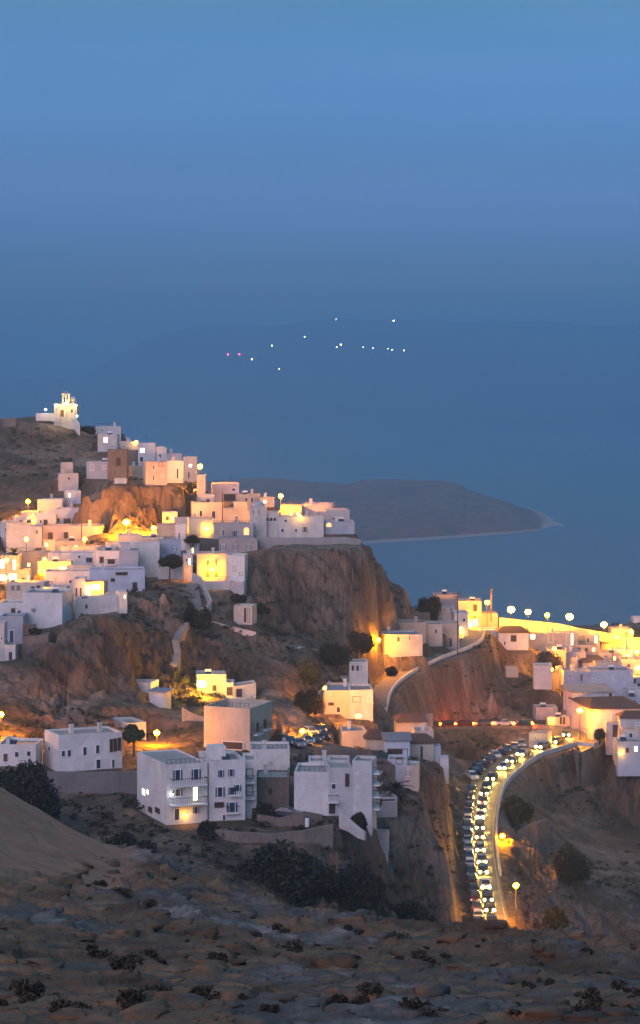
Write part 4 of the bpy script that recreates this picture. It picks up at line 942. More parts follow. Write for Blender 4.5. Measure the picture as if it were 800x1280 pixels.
def lamps():
    LAMP('orange street lamp highest at the left, in front of the bare summit rock', 35,627,656)
    LAMP('orange street lamp on the tall mast left of the long pinkish house', 33,674,700)
    LAMP('orange lamp directly below the tall mast lamp among the amber houses', 36,693,716, r=.36)
    LAMP('orange street lamp in front of the long pinkish house, right part', 106,674,700)
    LAMP('orange street lamp at the foot of the orange lit cliff', 158,653,672, D=551, r=.75)
    LAMP('added orange lamp brightening the right side of the glowing cliff face', 192,660,678, D=551, r=.5)  # extra lamp added to spread more orange light over the cliff
    LAMP('glowing lamp at the far left edge between the arcade openings', 8,700,736, r=.4, D=488)
    LAMP('bright lamp at the left edge over the yellow-pink shuttered house', 6,722,745, r=.5, m='sodium', D=478)
    LAMP('small orange lamp above the blazing yellow low house', 56,699,716, r=.26, D=499)
    LAMP('orange street lamp at the end of the skyline ridge beside the square hut', 250,583,608, r=.55, D=580)
    LAMP('orange street lamp on the seaward roofs in front of the headland', 351,620,648, r=.5, D=552)
    LAMP('blazing white-yellow lamp at the foot of the slope, brightest on the left', 252,855,888, r=.8, m='blaze', D=434)
    LAMP('orange street lamp behind the balcony apartment block by the palm tree', 196,916,948, r=.45, D=392)
    LAMP('orange street lamp by the dark trees above the car park', 378,914,938, r=.4, D=418)
    LAMP('orange street lamp in front of the beige arched-window house', 448,895,922, r=.42, D=440)
    LAMP('small lamp at the left end of the bluish flat roof', 406,860,885, r=.3, D=444)
    t = LAMP('double-headed orange street lamp at the cliff foot beside the lane', 473,800,834, r=.42)
    b = MB(); h = 34 / F * t.location.y; b.ball((-1.1, 0, h - .1), .3, 8, 5); b.build('bulb', M['sodium'], t, True)
    b = MB(); b.tube((0, .35, h + .4), (-1.1, 0, h + .1), .04, .04, 5); b.build('arm', M['metal'], t)
    LAMP('orange street lamp right of the skyline yellow house, left of the brightest lamp', 609,753,792, r=.5, D=582)
    LAMP('brightest blazing lamp on the parapet, leftmost of the five in a row', 639,762,788, r=.85, m='warm', D=583)
    LAMP('second lamp from the left of the five on the bright parapet', 660,765,789, r=.68, m='warm', D=583.5)
    LAMP('smallest of the five parapet lamps, in the middle of the row', 684,769,791, r=.5, m='sodium', D=584.5)
    LAMP('fourth lamp from the left of the five on the parapet, large and blazing', 712,771,793, r=.85, m='warm', D=585)
    LAMP('rightmost blazing lamp of the five along the bright parapet', 755,781,800, r=.75, m='warm', D=588.5)
    LAMP('orange lamp over the cream house below the blazing doorways', 693,811,838, r=.4, D=562)
    LAMP('small lamp over the glowing orange alley', 690,837,858, r=.3, D=551)
    LAMP('orange street lamp at the glowing corner of the large corner house', 725,888,925, r=.5, D=511)
    LAMP('orange street lamp beside the curved road, upper of the two roadside lamps', 628,1045,1078, r=.4, D=424)
    LAMP('orange street lamp beside the curved road, lower of the two roadside lamps', 645,1107,1160, r=.42, D=376)
    LAMP('yellow lamp at the right frame edge, upper of a close pair', 796,815,838, r=.5, D=580)
    LAMP('yellow lamp at the right frame edge, lower of a close pair', 797,836,858, r=.5, D=562)
    LAMP('bright lamp on the far right skyline roofs', 789,790,812, r=.5, D=592)
    LAMP('small lamp among far right roofs left of the skyline roofs', 771,797,815, r=.4, D=590)
    LAMP('orange lamp at the foot of the left cliff at the frame edge', 1,893,925, r=.45, D=388)
    for lab, x, y, r, m in (
        ('blazing wall lamp between the two arched windows of the orange lit house', 265,712,.30,'sodium'),
        ('yellow wall lamp beside the three narrow doors of the bright yellow house', 259,661,.30,'wall_l'),
        ('wall lamp glowing under the porch above the left cliff', 119,735,.2,'sodium'),
        ('wall lamp on the blazing yellow low house', 54,713,.26,'sodium'),
        ('lamp on the right end of the blazing yellow low house', 77,711,.26,'sodium'),
        ('lamp on the small yellow annex behind the blank wall house', 58,738,.2,'wall_l'),
        ('wall lamp on the yellow right face of the large cream house', 322,929,.28,'sodium'),
        ('white porch lamp on the ground floor of the balcony apartment block', 233,1019,.12,'wall_l'),
        ('tiny white lamp beside the shuttered window of the balcony apartment block', 216,993,.12,'cool'),
        ('small light on the skyline roof right of the highest cube house', 170,552,.2,'wall_l'),
        ('small lamp on the white shop front under the skyline', 588,775,.3,'sodium'),
        ('small lamp on the white house left of the lane top', 577,790,.2,'wall_l'),
        ('lamp on the yellow house under the seaward street lamp', 375,645,.22,'wall_l'),
        ('lamp on the balcony house beneath the topmost left lamp', 40,651,.24,'wall_l'),
        ('small wall lamp on the pinkish hut house above the road bend', 690,900,.2,'wall_l'),
        ('white light at the foot of the terrace house by the right edge', 776,941,.16,'wall_l'),
        ('small bright light on the pillar gate by the corner house', 775,924,.16,'wall_l')):
        D = near(x, y)
        if D: WLAMP(lab, x, y, D - r - .5, r, m)
    for i, (x, y) in enumerate(((380.5,683.5),(394,685.5),(420.5,687))):
        D = 525.2
        WLAMP(('left', 'middle', 'right')[i] + ' of three small lights on the stone wall above the great cliff', x, y, D, .16, 'cool2')
    # lights on the far island
    n = [('leftmost tiny red light on the far island',285,443,'red'),('second tiny red light on the far island',299,443,'red'),('tiny light just right of the red pair',315,449,'w'),
         ('tiny light above and right of the red pair',340,432,'w'),('lowest tiny light on the far island',349,461,'w'),('faint light left of the island centre',381,421,'w'),
         ('topmost left tiny light on the island ridge',420,399,'w'),('topmost right tiny light on the island ridge',492,401,'w'),('left light of the close central pair on the island',421,434,'w'),
         ('right light of the close central pair on the island',426,431,'w'),('first light of the right-hand row on the island',454,434,'w'),('second light of the right-hand row on the island',466,435,'w'),
         ('third light of the right-hand row on the island',485,436,'w'),('fourth light of the right-hand row on the island',490,437,'w'),('last light of the right-hand row on the island',505,438,'w')]
    for lab, x, y, k in n:
        D = 12880
        b = MB(); b.ball((0, 0, 0), (3.2 + (x * 7 + y) % 3 * .8) if k == 'w' else 5.0, 8, 6); o = b.build('distant_lamp', M['farred'] if k == 'red' else M['farw'], None, True); o.location = P(x, y, D)
        tag(o, lab, 'distant light', 'tiny lights on the far island')
M['farred'] = emit('far_red', (1.0, .05, .22), 40.0); M['farw'] = emit('far_white', (1.0, .9, .8), 28.0)

# ------------------------------------------------------------------ foliage
def leafmat(name, a, b_):
    m, nt, b = mat(name)
    n1 = noise(nt, .9, 3, .6)
    nt.links.new(ramp(nt, n1, [(.35, a), (.65, b_)]), b.inputs['Base Color']); b.inputs['Roughness'].default_value = .8
    return m
M['leafd'] = leafmat('dark_leaves', (.009, .012, .005), (.022, .027, .010))
M['leafg'] = leafmat('green_leaves', (.03, .045, .014), (.06, .075, .022))
M['leafo'] = leafmat('olive_leaves', (.05, .055, .018), (.09, .085, .03))
M['leafx'] = leafmat('dark_thorn', (.022, .015, .008), (.05, .036, .02))
M['leafb'] = leafmat('dry_leaves', (.06, .035, .015), (.11, .07, .03))
def leaves(cx, cy, cz, rx, ry, rz, n, size, seed, lobes=9, flat0=True):
    r = np.random.default_rng(seed)
    L = r.normal(size=(lobes, 3)); L /= np.linalg.norm(L, axis=1)[:, None]; L *= r.uniform(.25, .68, (lobes, 1)); L[:, 2] = np.abs(L[:, 2]) * .9 - .15
    R = r.uniform(.16, .46, lobes)
    k = r.integers(0, lobes, n); dd = r.normal(size=(n, 3)); dd /= np.linalg.norm(dd, axis=1)[:, None]
    p = L[k] + dd * (R[k] * r.uniform(.35, 1.22, n) ** .7)[:, None]
    if flat0: p[:, 2] = np.maximum(p[:, 2], -.45 + r.uniform(0, .1, n))
    p = p * np.array([rx, ry, rz]) + np.array([cx, cy, cz])
    a = r.normal(size=(n, 3)); a /= np.linalg.norm(a, axis=1)[:, None]; b = np.cross(a, r.normal(size=(n, 3))); b /= np.linalg.norm(b, axis=1)[:, None]
    s = (size * r.uniform(.5, 1.3, n))[:, None]
    v = np.stack([p - a * s, p + b * s * .6, p + a * s, p - b * s * .6], 1).reshape(-1, 3)
    return v, np.arange(n * 4).reshape(-1, 4)
def npmesh(name, v, f, m, parent=None):
    me = bpy.data.meshes.new(name); me.vertices.add(len(v)); me.vertices.foreach_set('co', np.ascontiguousarray(v, dtype=np.float32).ravel())
    me.loops.add(f.size); me.polygons.add(len(f)); me.loops.foreach_set('vertex_index', np.ascontiguousarray(f, dtype=np.int32).ravel())
    me.polygons.foreach_set('loop_start', np.arange(len(f)) * f.shape[1]); me.polygons.foreach_set('loop_total', np.full(len(f), f.shape[1]))
    me.update(calc_edges=True); me.materials.append(m)
    o = bpy.data.objects.new(name, me); COL.objects.link(o); o.parent = parent; return o
def BUSH(label, x0, x1, yt, yb, m='leafd', D=None, name='bush', cat='bush', size=.28, trunk=False, n=None):
    xc = (x0 + x1) / 2
    if D is None: D = ray_D(xc, yb) or 500
    p = P(xc, yb, D); w = (x1 - x0) / F * D; h = (yb - yt) / F * D
    root = empty(name, p); tag(root, label, cat)
    seed = int(x0 * 7 + yt * 3) % 9999
    n = n or int(min(16000, 900 + 150 * w * h * (.3 / size) ** 1.3))
    if trunk:
        b = MB(); b.tube((0, 0, -.8), (.1, 0, h * .45), .22, .14, 7)
        for q in range(4): b.tube((.1, 0, h * .4), (math.cos(q * 1.7) * w * .25, math.sin(q * 1.7) * w * .2, h * .72), .1, .04, 5)
        b.build('trunk', M['trunk'], root); v, f = leaves(0, 0, h * .62, w * .62, w * .55, h * .52, n, size, seed, 12, False)
    else:
        b = MB()
        for q in range(5): b.tube((math.cos(q * 1.3) * w * .05, 0, -.8), (math.cos(q * 1.3) * w * .3, math.sin(q * 1.3) * w * .2, h * .5), .09, .03, 5)
        b.build('stems', M['trunk'], root); v, f = leaves(0, 0, h * .45, w * .62, min(w * .5, 6), h * .72, n, size, seed, 18)
    npmesh('crown' if trunk else 'foliage', v, f, M[m], root)
    return root
def PALM(label, x, yt, yb, D=None, m='leafg', cat='palm tree'):
    if D is None: D = ray_D(x, yb) or 400
    p = P(x, yb, D); h = (yb - yt) / F * D; root = empty('palm_tree', p); tag(root, label, cat)
    b = MB(); b.tube((0, 0, -.8), (.1, 0, h * .62), .26, .18, 8); b.build('trunk', M['trunk'], root)
    b = MB()
    for q in range(26):
        a = q * 2.4; e = .9 - (q % 5) * .38; L = h * .5 * random.uniform(.8, 1.1); pr = Vector((.1, 0, h * .62)); dirn = Vector((math.cos(a) * math.cos(e), math.sin(a) * math.cos(e), math.sin(e)))
        sd = Vector((-math.sin(a), math.cos(a), 0)); prev = None
        for k in range(6):
            wd = .28 * (1 - k / 6.5) + .03
            i0 = len(b.v); b.v += [tuple(pr - sd * wd), tuple(pr + Vector((0, 0, .08))), tuple(pr + sd * wd)]
            if prev is not None: b.f += [(prev, i0, i0 + 1, prev + 1), (prev + 1, i0 + 1, i0 + 2, prev + 2)]
            prev = i0; pr = pr + dirn * L / 6; dirn = (dirn + Vector((0, 0, -.24))).normalized()
    b.build('crown', M[m], root)

def plants():
    B = BUSH
    B('big dark bush at the left edge in front of the small white house', -26,90,944,1050, D=340, size=.32)
    B('dark bush below the left end of the grey retaining wall slope', 118,202,1038,1092, D=326)
    B('largest dark shrub mass below the stone terrace at lower centre', 292,424,1042,1160, D=326, size=.34)
    B('dark green shrub right of the largest shrub mass on the spur foot', 408,486,1064,1172, D=330, m='leafd')
    B('dark green shrub lowest on the spur beside the foreground crest', 468,540,1112,1180, D=345, m='leafd')
    B('round dark tree on the white terrace at the cliff edge', 196,228,690,722, D=491, trunk=True, m='leafd', name='round_tree', cat='tree', size=.22)
    B('small dark bush on the flat roof of the brown rubble house', 36,50,784,794, D=431)
    B('dark bush at the cliff top between porch house and blank wall house', 88,120,768,797, D=444, m='leafd')
    B('left of two dark conifer shrubs below the stairway', 230,248,752,795, D=466, m='leafd')
    B('right of two dark conifer shrubs below the stairway', 246,264,757,792, D=463, m='leafd')
    B('dark shrub on the slope below the white hut with columns', 314,336,752,770, D=480)
    B('small tree between the long two-storey house and the orange lamp', 152,182,904,940, D=374, trunk=True, m='leafg', name='leafy_tree', cat='tree')
    B('bright olive-green bush at the lower cliff foot above the beige house', 374,403,818,862, m='leafo')
    B('dark shrub on the grassy bank right of the olive-green bush', 396,438,800,838, m='leafd')
    B('dark tree clump between beige house and the car park lamp', 368,402,862,912, D=440, m='leafd', trunk=True, name='dark_tree', cat='tree')
    B('lamp-lit yellow-green shrub left of the blazing lamp', 205,240,835,878, D=440, m='leafo')
    B('lamp-lit leafy bush beside the blazing lamp, lower', 228,250,866,902, D=428, m='leafo')
    B('reddish lit climbing bush on the right end of the large cream house', 336,352,906,938, D=388, m='leafb')
    B('dark tree group where the great cliff meets the skyline houses', 520,551,744,796, m='leafd', trunk=True, name='dark_tree', cat='tree', D=572)
    B('dark bush in front of the balcony apartment block', 246,272,1024,1052, D=338)
    B('dark bush at the foot of the brown stone building', 316,342,1002,1028, D=347)
    B('dark bush at the foot of the tall narrow block', 440,458,1012,1042, D=343)
    B('dark shrub on the bank below the curved retaining wall', 626,664,990,1040, m='leafd')
    B('dark shrub on the slope right of the concrete buttress wall', 686,742,1052,1108, m='leafd')
    B('dark shrubs under the lower roadside lamp', 676,712,1128,1172, m='leafd')
    B('dark bush under the ridge-end lamp beside the small ruin', 232,250,602,620, D=584)
    B('dark scrub on the skyline left of the highest cube house', 98,124,532,546, D=650)
    B('orange lit thicket left of the double-headed lamp', 425,466,785,822, m='leafb')
    B('dark bush on the lane corner right of the double-headed lamp', 482,496,832,846, m='leafd')
    B('dark bush on the bank between blank white block and corner house', 702,724,858,878, m='leafd', D=540)
    B('orange lit vine on the rocks above the glowing alley', 672,700,813,838, m='leafb', D=560)
    B('small dark plant before the glowing corner house door', 742,756,908,926, m='leafd', D=507)
    B('dark bush below the white house with broken arches', 288,306,741,756, D=482)
    B('small dark bush under the slit-window house by the yellow doors', 231,248,668,680, D=524)
    PALM('palm tree at the left among the amber lit houses', 17, 676, 716, D=505)
    PALM('spiky dark agave-like palm right of the crumbling ruin', 494, 964, 1022, D=368, m='leafd')
    # ground cover nobody could count
    r = np.random.default_rng(5); V = []; Fc = []; o = 0
    for _ in range(6500):
        u = r.uniform(-30, 830); D = r.uniform(320, 640); x = (u - X0) / F * D; z = terr_z(x, D)
        if fbm(np.array([x]), np.array([D]), 26, 3, .5, 77)[0] < .02: continue
        if np.min(np.hypot(RP[::3, 0] - x, RP[::3, 1] - D)) < 5.5 or np.min(np.hypot(LP[::3, 0] - x, LP[::3, 1] - D)) < 3.5: continue
        if any(abs(x - f[0]) < f[4] + 1 and abs(D - f[1]) < f[5] + 1 for f in FLATS): continue
        s = .4 + 1.7 * r.random() ** 2
        v, f = leaves(x, D, z + s * .2, s, s, s * .6, int(46 * s), .17, int(r.integers(1e6)), 4)
        V.append(v); Fc.append(f + o); o += len(v)
    q = npmesh('low_scrub', np.concatenate(V), np.concatenate(Fc), M['leafd']); tag(q, kind='stuff')
    V = []; Fc = []; o = 0
    for _ in range(300):
        D = math.exp(r.uniform(math.log(52), math.log(140))); u = r.uniform(-30, 830); x = (u - X0) / F * D; z = terr_z(x, D)
        if u < 60 + (D - 118) * 3 and D > 100: continue
        if fbm(np.array([x]), np.array([D]), 9, 3, .5, 79)[0] < -.05: continue
        s = (.14 + .75 * r.random() ** 2.2) * (.55 + D / 200)
        v, f = leaves(x, D, z + s * .15, s, s, s * .6, int(90 + 420 * s), .05 + .03 * s, int(r.integers(1e6)), 4)
        V.append(v); Fc.append(f + o); o += len(v)
    q = npmesh('dry_tufts', np.concatenate(V), np.concatenate(Fc), M['leafx']); tag(q, kind='stuff')
    # loose rocks lying on the ledges
    V = []; Fc = []; o = 0
    bm = bmesh.new(); bmesh.ops.create_icosphere(bm, subdivisions=2, radius=1); bv = np.array([v.co[:] for v in bm.verts]); bf = np.array([[v.index for v in f.verts] for f in bm.faces]); bm.free()
    for _ in range(1100):
        D = math.exp(r.uniform(math.log(50), math.log(142))); u = r.uniform(-40, 840); x = (u - X0) / F * D
        if u < 70 + (D - 118) * 3 and D > 100: continue
        z = terr_z(x, D); s = .12 + .55 * r.random() ** 3.2
        nv = bv + .35 * np.sin(bv[:, [1, 2, 0]] * 3.1 + r.uniform(0, 6, 3)); nv = np.clip(nv, -.8, .75)
        a = r.uniform(0, 6.3); R = np.array([[math.cos(a), -math.sin(a), 0], [math.sin(a), math.cos(a), 0], [0, 0, 1]])
        v = (nv * np.array([1.5, 1, .5]) * s * (.6 + D / 200)) @ R.T + np.array([x, D, z - .1 * s]); V.append(v); Fc.append(bf + o); o += len(v)
    q = npmesh('loose_rocks', np.concatenate(V), np.concatenate(Fc), M['fore']); tag(q, kind='stuff')

# ------------------------------------------------------------------ roads
def strip(name, PT, m, off0, off1, lift, kind='structure'):
    d = np.gradient(PT[:, :2], axis=0); d /= np.linalg.norm(d, axis=1)[:, None]; nx, ny = d[:, 1], -d[:, 0]     # right-hand side
    w = PT[:, 3]; v = []
    for k in range(len(PT)):
        for o in (off0(w[k]), off1(w[k])): v.append((PT[k, 0] + nx[k] * o, PT[k, 1] + ny[k] * o, PT[k, 2] + lift))
    f = [(2 * k, 2 * k + 1, 2 * k + 3, 2 * k + 2) for k in range(len(PT) - 1)]
    o = mobj(name, v, f, m); tag(o, kind=kind); return o
def edge(PT, off, a=0, b=None):
    d = np.gradient(PT[:, :2], axis=0); d /= np.linalg.norm(d, axis=1)[:, None]
    out = [(PT[k, 0] + d[k, 1] * off(PT[k, 3]), PT[k, 1] - d[k, 0] * off(PT[k, 3]), PT[k, 2]) for k in range(len(PT))]
    return out[a:b]
def LOWWALL(name, label, pts, h=.6, th=.3, m='white', down=.6, cat='wall'):
    q = [Vector(p) for p in pts]; o0 = q[0].copy(); v = []; n_ = len(q)
    for i, p in enumerate(q):
        d_ = q[min(i + 1, n_ - 1)] - q[max(i - 1, 0)]; d_.z = 0; d_.normalize(); nv = Vector((-d_.y, d_.x, 0)) * th / 2
        for (a, z) in ((-nv, -down), (-nv, h), (nv, h), (nv, -down)): v.append(tuple(p - o0 + a + Vector((0, 0, z))))
    f = [(i * 4 + k, (i + 1) * 4 + k, (i + 1) * 4 + (k + 1) % 4, i * 4 + (k + 1) % 4) for i in range(n_ - 1) for k in range(4)] + [(3, 2, 1, 0), tuple((n_ - 1) * 4 + k for k in range(4))]
    o = mobj(name, v, f, M[m]); o.location = o0; tag(o, label, cat); return o

m_, nt_, b_ = mat('asphalt'); c_ = ramp(nt_, noise(nt_, .5, 5, .6), [(.3, (.085, .078, .068)), (.7, (.15, .135, .115))]); nt_.links.new(c_, b_.inputs['Base Color']); b_.inputs['Roughness'].default_value = .62; bump(nt_, b_, noise(nt_, 12, 3, .6), .3, .03); M['asphalt'] = m_
M['paint'] = plaster('road_paint', (.62, .60, .55), .5, (.2, .18, .16))

def roads():
    strip('road', RP, M['asphalt'], lambda w: -w, lambda w: w, 0)
    strip('village_lane', LP, M['concrete'], lambda w: -w, lambda w: w, .01)
    strip('road_edge_line', RP, M['paint'], lambda w: w - .55, lambda w: w - .42, .006)
    cl = RP[6:-6]; v = []; f = []
    d = np.gradient(cl[:, :2], axis=0); d /= np.linalg.norm(d, axis=1)[:, None]
    for k in range(0, len(cl) - 3, 6):
        b = len(v)
        for j in (k, k + 2):
            for o in (.54, .66): v.append((cl[j, 0] + d[j, 1] * o, cl[j, 1] - d[j, 0] * o, cl[j, 2] + .006))
        f.append((b, b + 1, b + 3, b + 2))
    tag(mobj('road_centre_dashes', v, f, M['paint']), kind='structure')
    # outer parapet and its retaining wall
    IM = int(np.argmax(RP[:, 1])); e = [p for p in edge(RP, lambda w: w + .15)[:IM] if 402 < p[1] < 506]
    hp = [(726, 937.5), (742, 931), (757, 922.5)]
    zz = e[-1][2]
    ext = [P(x, y, 0.0) for x, y in hp]
    full = [Vector(p) for p in e] + [Vector(((x - X0) / F * (H0 - zz - .4 + .0) * F / (y - Y0), (H0 - zz - .4) * F / (y - Y0), zz)) for x, y in hp]
    LOWWALL('road_parapet', 'pale low parapet along the outer edge of the curved road up to the corner house', full[::2] + [full[-1]], h=.75, th=.35)
    i0 = next(i for i, p in enumerate(full) if p.y > 466)
    rw = full[i0:][::3] + [full[-1]]
    v = []; o0 = rw[0].copy()
    for k, p in enumerate(rw):
        t = k / (len(rw) - 1); dep = 3 + 7.5 * min(1, t * 2.6) - 2.5 * max(0, t - .8) * 5
        dd = rw[min(k + 1, len(rw) - 1)] - rw[max(k - 1, 0)]; dd.z = 0; dd.normalize(); nv = Vector((dd.y, -dd.x, 0))
        q = p - o0
        for (s1, z) in ((.25, -.1), (.25 + dep * .08, -dep - 2), (-.4, -dep - 2), (-.4, -.1)): v.append(tuple(q + nv * s1 + Vector((0, 0, z))))
    n_ = len(rw); f = [(i * 4 + k, i * 4 + (k + 1) % 4, (i + 1) * 4 + (k + 1) % 4, (i + 1) * 4 + k) for i in range(n_ - 1) for k in range(4)] + [(0, 1, 2, 3), tuple((n_ - 1) * 4 + k for k in (3, 2, 1, 0))]
    o = mobj('retaining_wall', v, f, M['concrete']); o.location = o0; tag(o, 'tall grey concrete retaining wall curving beneath the road bend', 'wall')
    # forecourt at the bend
    pts = [p for p in full[-4:]]
    zc = zz
    fc = [P(700, 912, 522), P(716, 914, 520), P(740, 918, 515)] ; fc = [Vector((p.x, p.y, zc)) for p in fc]
    poly = [full[-1], full[-2], full[-3], full[-4], Vector((RP[np.argmin(abs(RP[:200, 1] - 509)), 0], 509, zc)), Vector((fc[0].x, 520, zc)), Vector((fc[1].x, 526, zc)), Vector((fc[2].x + 1, 524, zc))]
    b = MB(); b.prism([(p.x, p.y) for p in poly][::-1], zc - 3, zc + .012); tag(b.build('forecourt', M['asphalt']), kind='structure')
    le = edge(LP, lambda w: w + .12)
    LOWWALL('lane_parapet', 'thin white parapet climbing beside the village lane from the fork to the shop front', le[::2] + [le[-1]], h=.7, th=.3)
    re_ = [p for p in edge(RP, lambda w: w + .15)]
    a0 = next(i for i, p in enumerate(re_) if i > 60 and p[0] < P(690, 900, 521).x and p[1] > 512)
    # along the red-lit stretch the camera side is the left-hand side of the path
    l2 = [p for i, p in enumerate(edge(RP, lambda w: -w - .15)) if P(535, 900, 514).x < p[0] < P(664, 900, 523).x and p[1] > 508]
    LOWWALL('road_kerb_wall', 'low stone kerb wall under the red-lit stretch of road', l2[::2], h=.35, th=.35, m='stone', down=2.5)

# ------------------------------------------------------------------ cars
def make_car(col, kind):
    root = empty('parked_car', (0, 0, 0))
    L = 4.1 if kind else 3.8
    prof = [(-L/2, .35), (-L/2 - .03, .62), (-L/2 + .12, .86), (-L/2 + .75, .93), (-.35 if kind else -.55, 1.40), (.75 if kind else 1.25, 1.44), (L/2 - .55 if kind else L/2 - .18, .98), (L/2 - .05, .92), (L/2 + .02, .55), (L/2 - .02, .33)]
    v = []; f = []; n_ = len(prof)
    for sx in (-1, 1):
        for (y, z) in prof: v.append((sx * (.84 if z < 1.0 else .62), y, z))
    f = [(k, (k + 1) % n_, n_ + (k + 1) % n_, n_ + k) for k in range(n_)] + [tuple(range(n_))[::-1], tuple(range(n_, 2 * n_))]
    mobj('body', v, f, col, root)
    b = MB(); m = .03
    def quad(a): i = len(b.v); b.v.extend(a); b.f.append((i, i + 1, i + 2, i + 3))
    y0, y1, y2, y3 = prof[3][0], prof[4][0], prof[5][0], prof[6][0]
    zz = .96
    quad([(-.72, y0 + .06, .97), (.72, y0 + .06, .97), (.58, y1 - .06, 1.385), (-.58, y1 - .06, 1.385)])
    quad([(.72, y3 - .05, 1.02), (-.72, y3 - .05, 1.02), (-.58, y2 + .06, 1.42), (.58, y2 + .06, 1.42)])
    for s in (-1, 1): quad([(s * .80, y0 + .25, 1.0), (s * .80, y3 - .3, 1.03), (s * .655, y2 - .05, 1.37), (s * .655, y1 + .05, 1.35)])
    b.v = [(x * 1.02, y - (.03 if y < 0 and abs(x) < .75 else -.03 if abs(x) < .75 else 0), z + .02) for (x, y, z) in b.v]
    b.build('windows', M['glass'], root)
    for sx in (-1, 1):
        for y in (-L/2 + .75, L/2 - .72):
            t = MB(); t.tube((sx * .68, y, .31), (sx * .87, y, .31), .31, n=12); w = t.build('wheel', M['tyre'], root)
            t = MB(); t.tube((sx * .86, y, .31), (sx * .885, y, .31), .18, n=8); t.build('rim', M['metal'], w)
    return root
M['tyre'] = plain('tyre_rubber', (.02, .02, .02), .9)
def lights_on(root, L, on_head, on_tail):
    for s in (-1, 1):
        t = MB(); t.tube((s * .58, -L/2 - .09, .66), (s * .58, -L/2 + .12, .66), .17, n=8); t.build('headlight', M['head'] if on_head else M['trim'], root)
        t = MB(); bx_ = sorted((s * .45, s * .89)); t.box(bx_[0], bx_[1], L/2 - .28, L/2 + .06, .60, .88); t.build('tail_light', M['tail'] if on_tail else M['redg'], root)
M['redg'] = plain('red_glass', (.15, .01, .01), .3)
def dup(root):
    r = root.copy(); COL.objects.link(r)
    for ch in root.children:
        c = ch.copy(); COL.objects.link(c); c.parent = r
        for g in ch.children:
            d_ = g.copy(); COL.objects.link(d_); d_.parent = c
    return r
ORD = 'lowest second third fourth fifth sixth seventh eighth ninth tenth eleventh twelfth thirteenth fourteenth fifteenth sixteenth seventeenth eighteenth nineteenth twentieth twenty-first twenty-second twenty-third twenty-fourth'.split() + ['twenty-' + q for q in 'fifth sixth seventh eighth ninth'.split()] + ['thirtieth'] + ['thirty-' + q for q in 'first second third fourth fifth sixth seventh eighth'.split()]
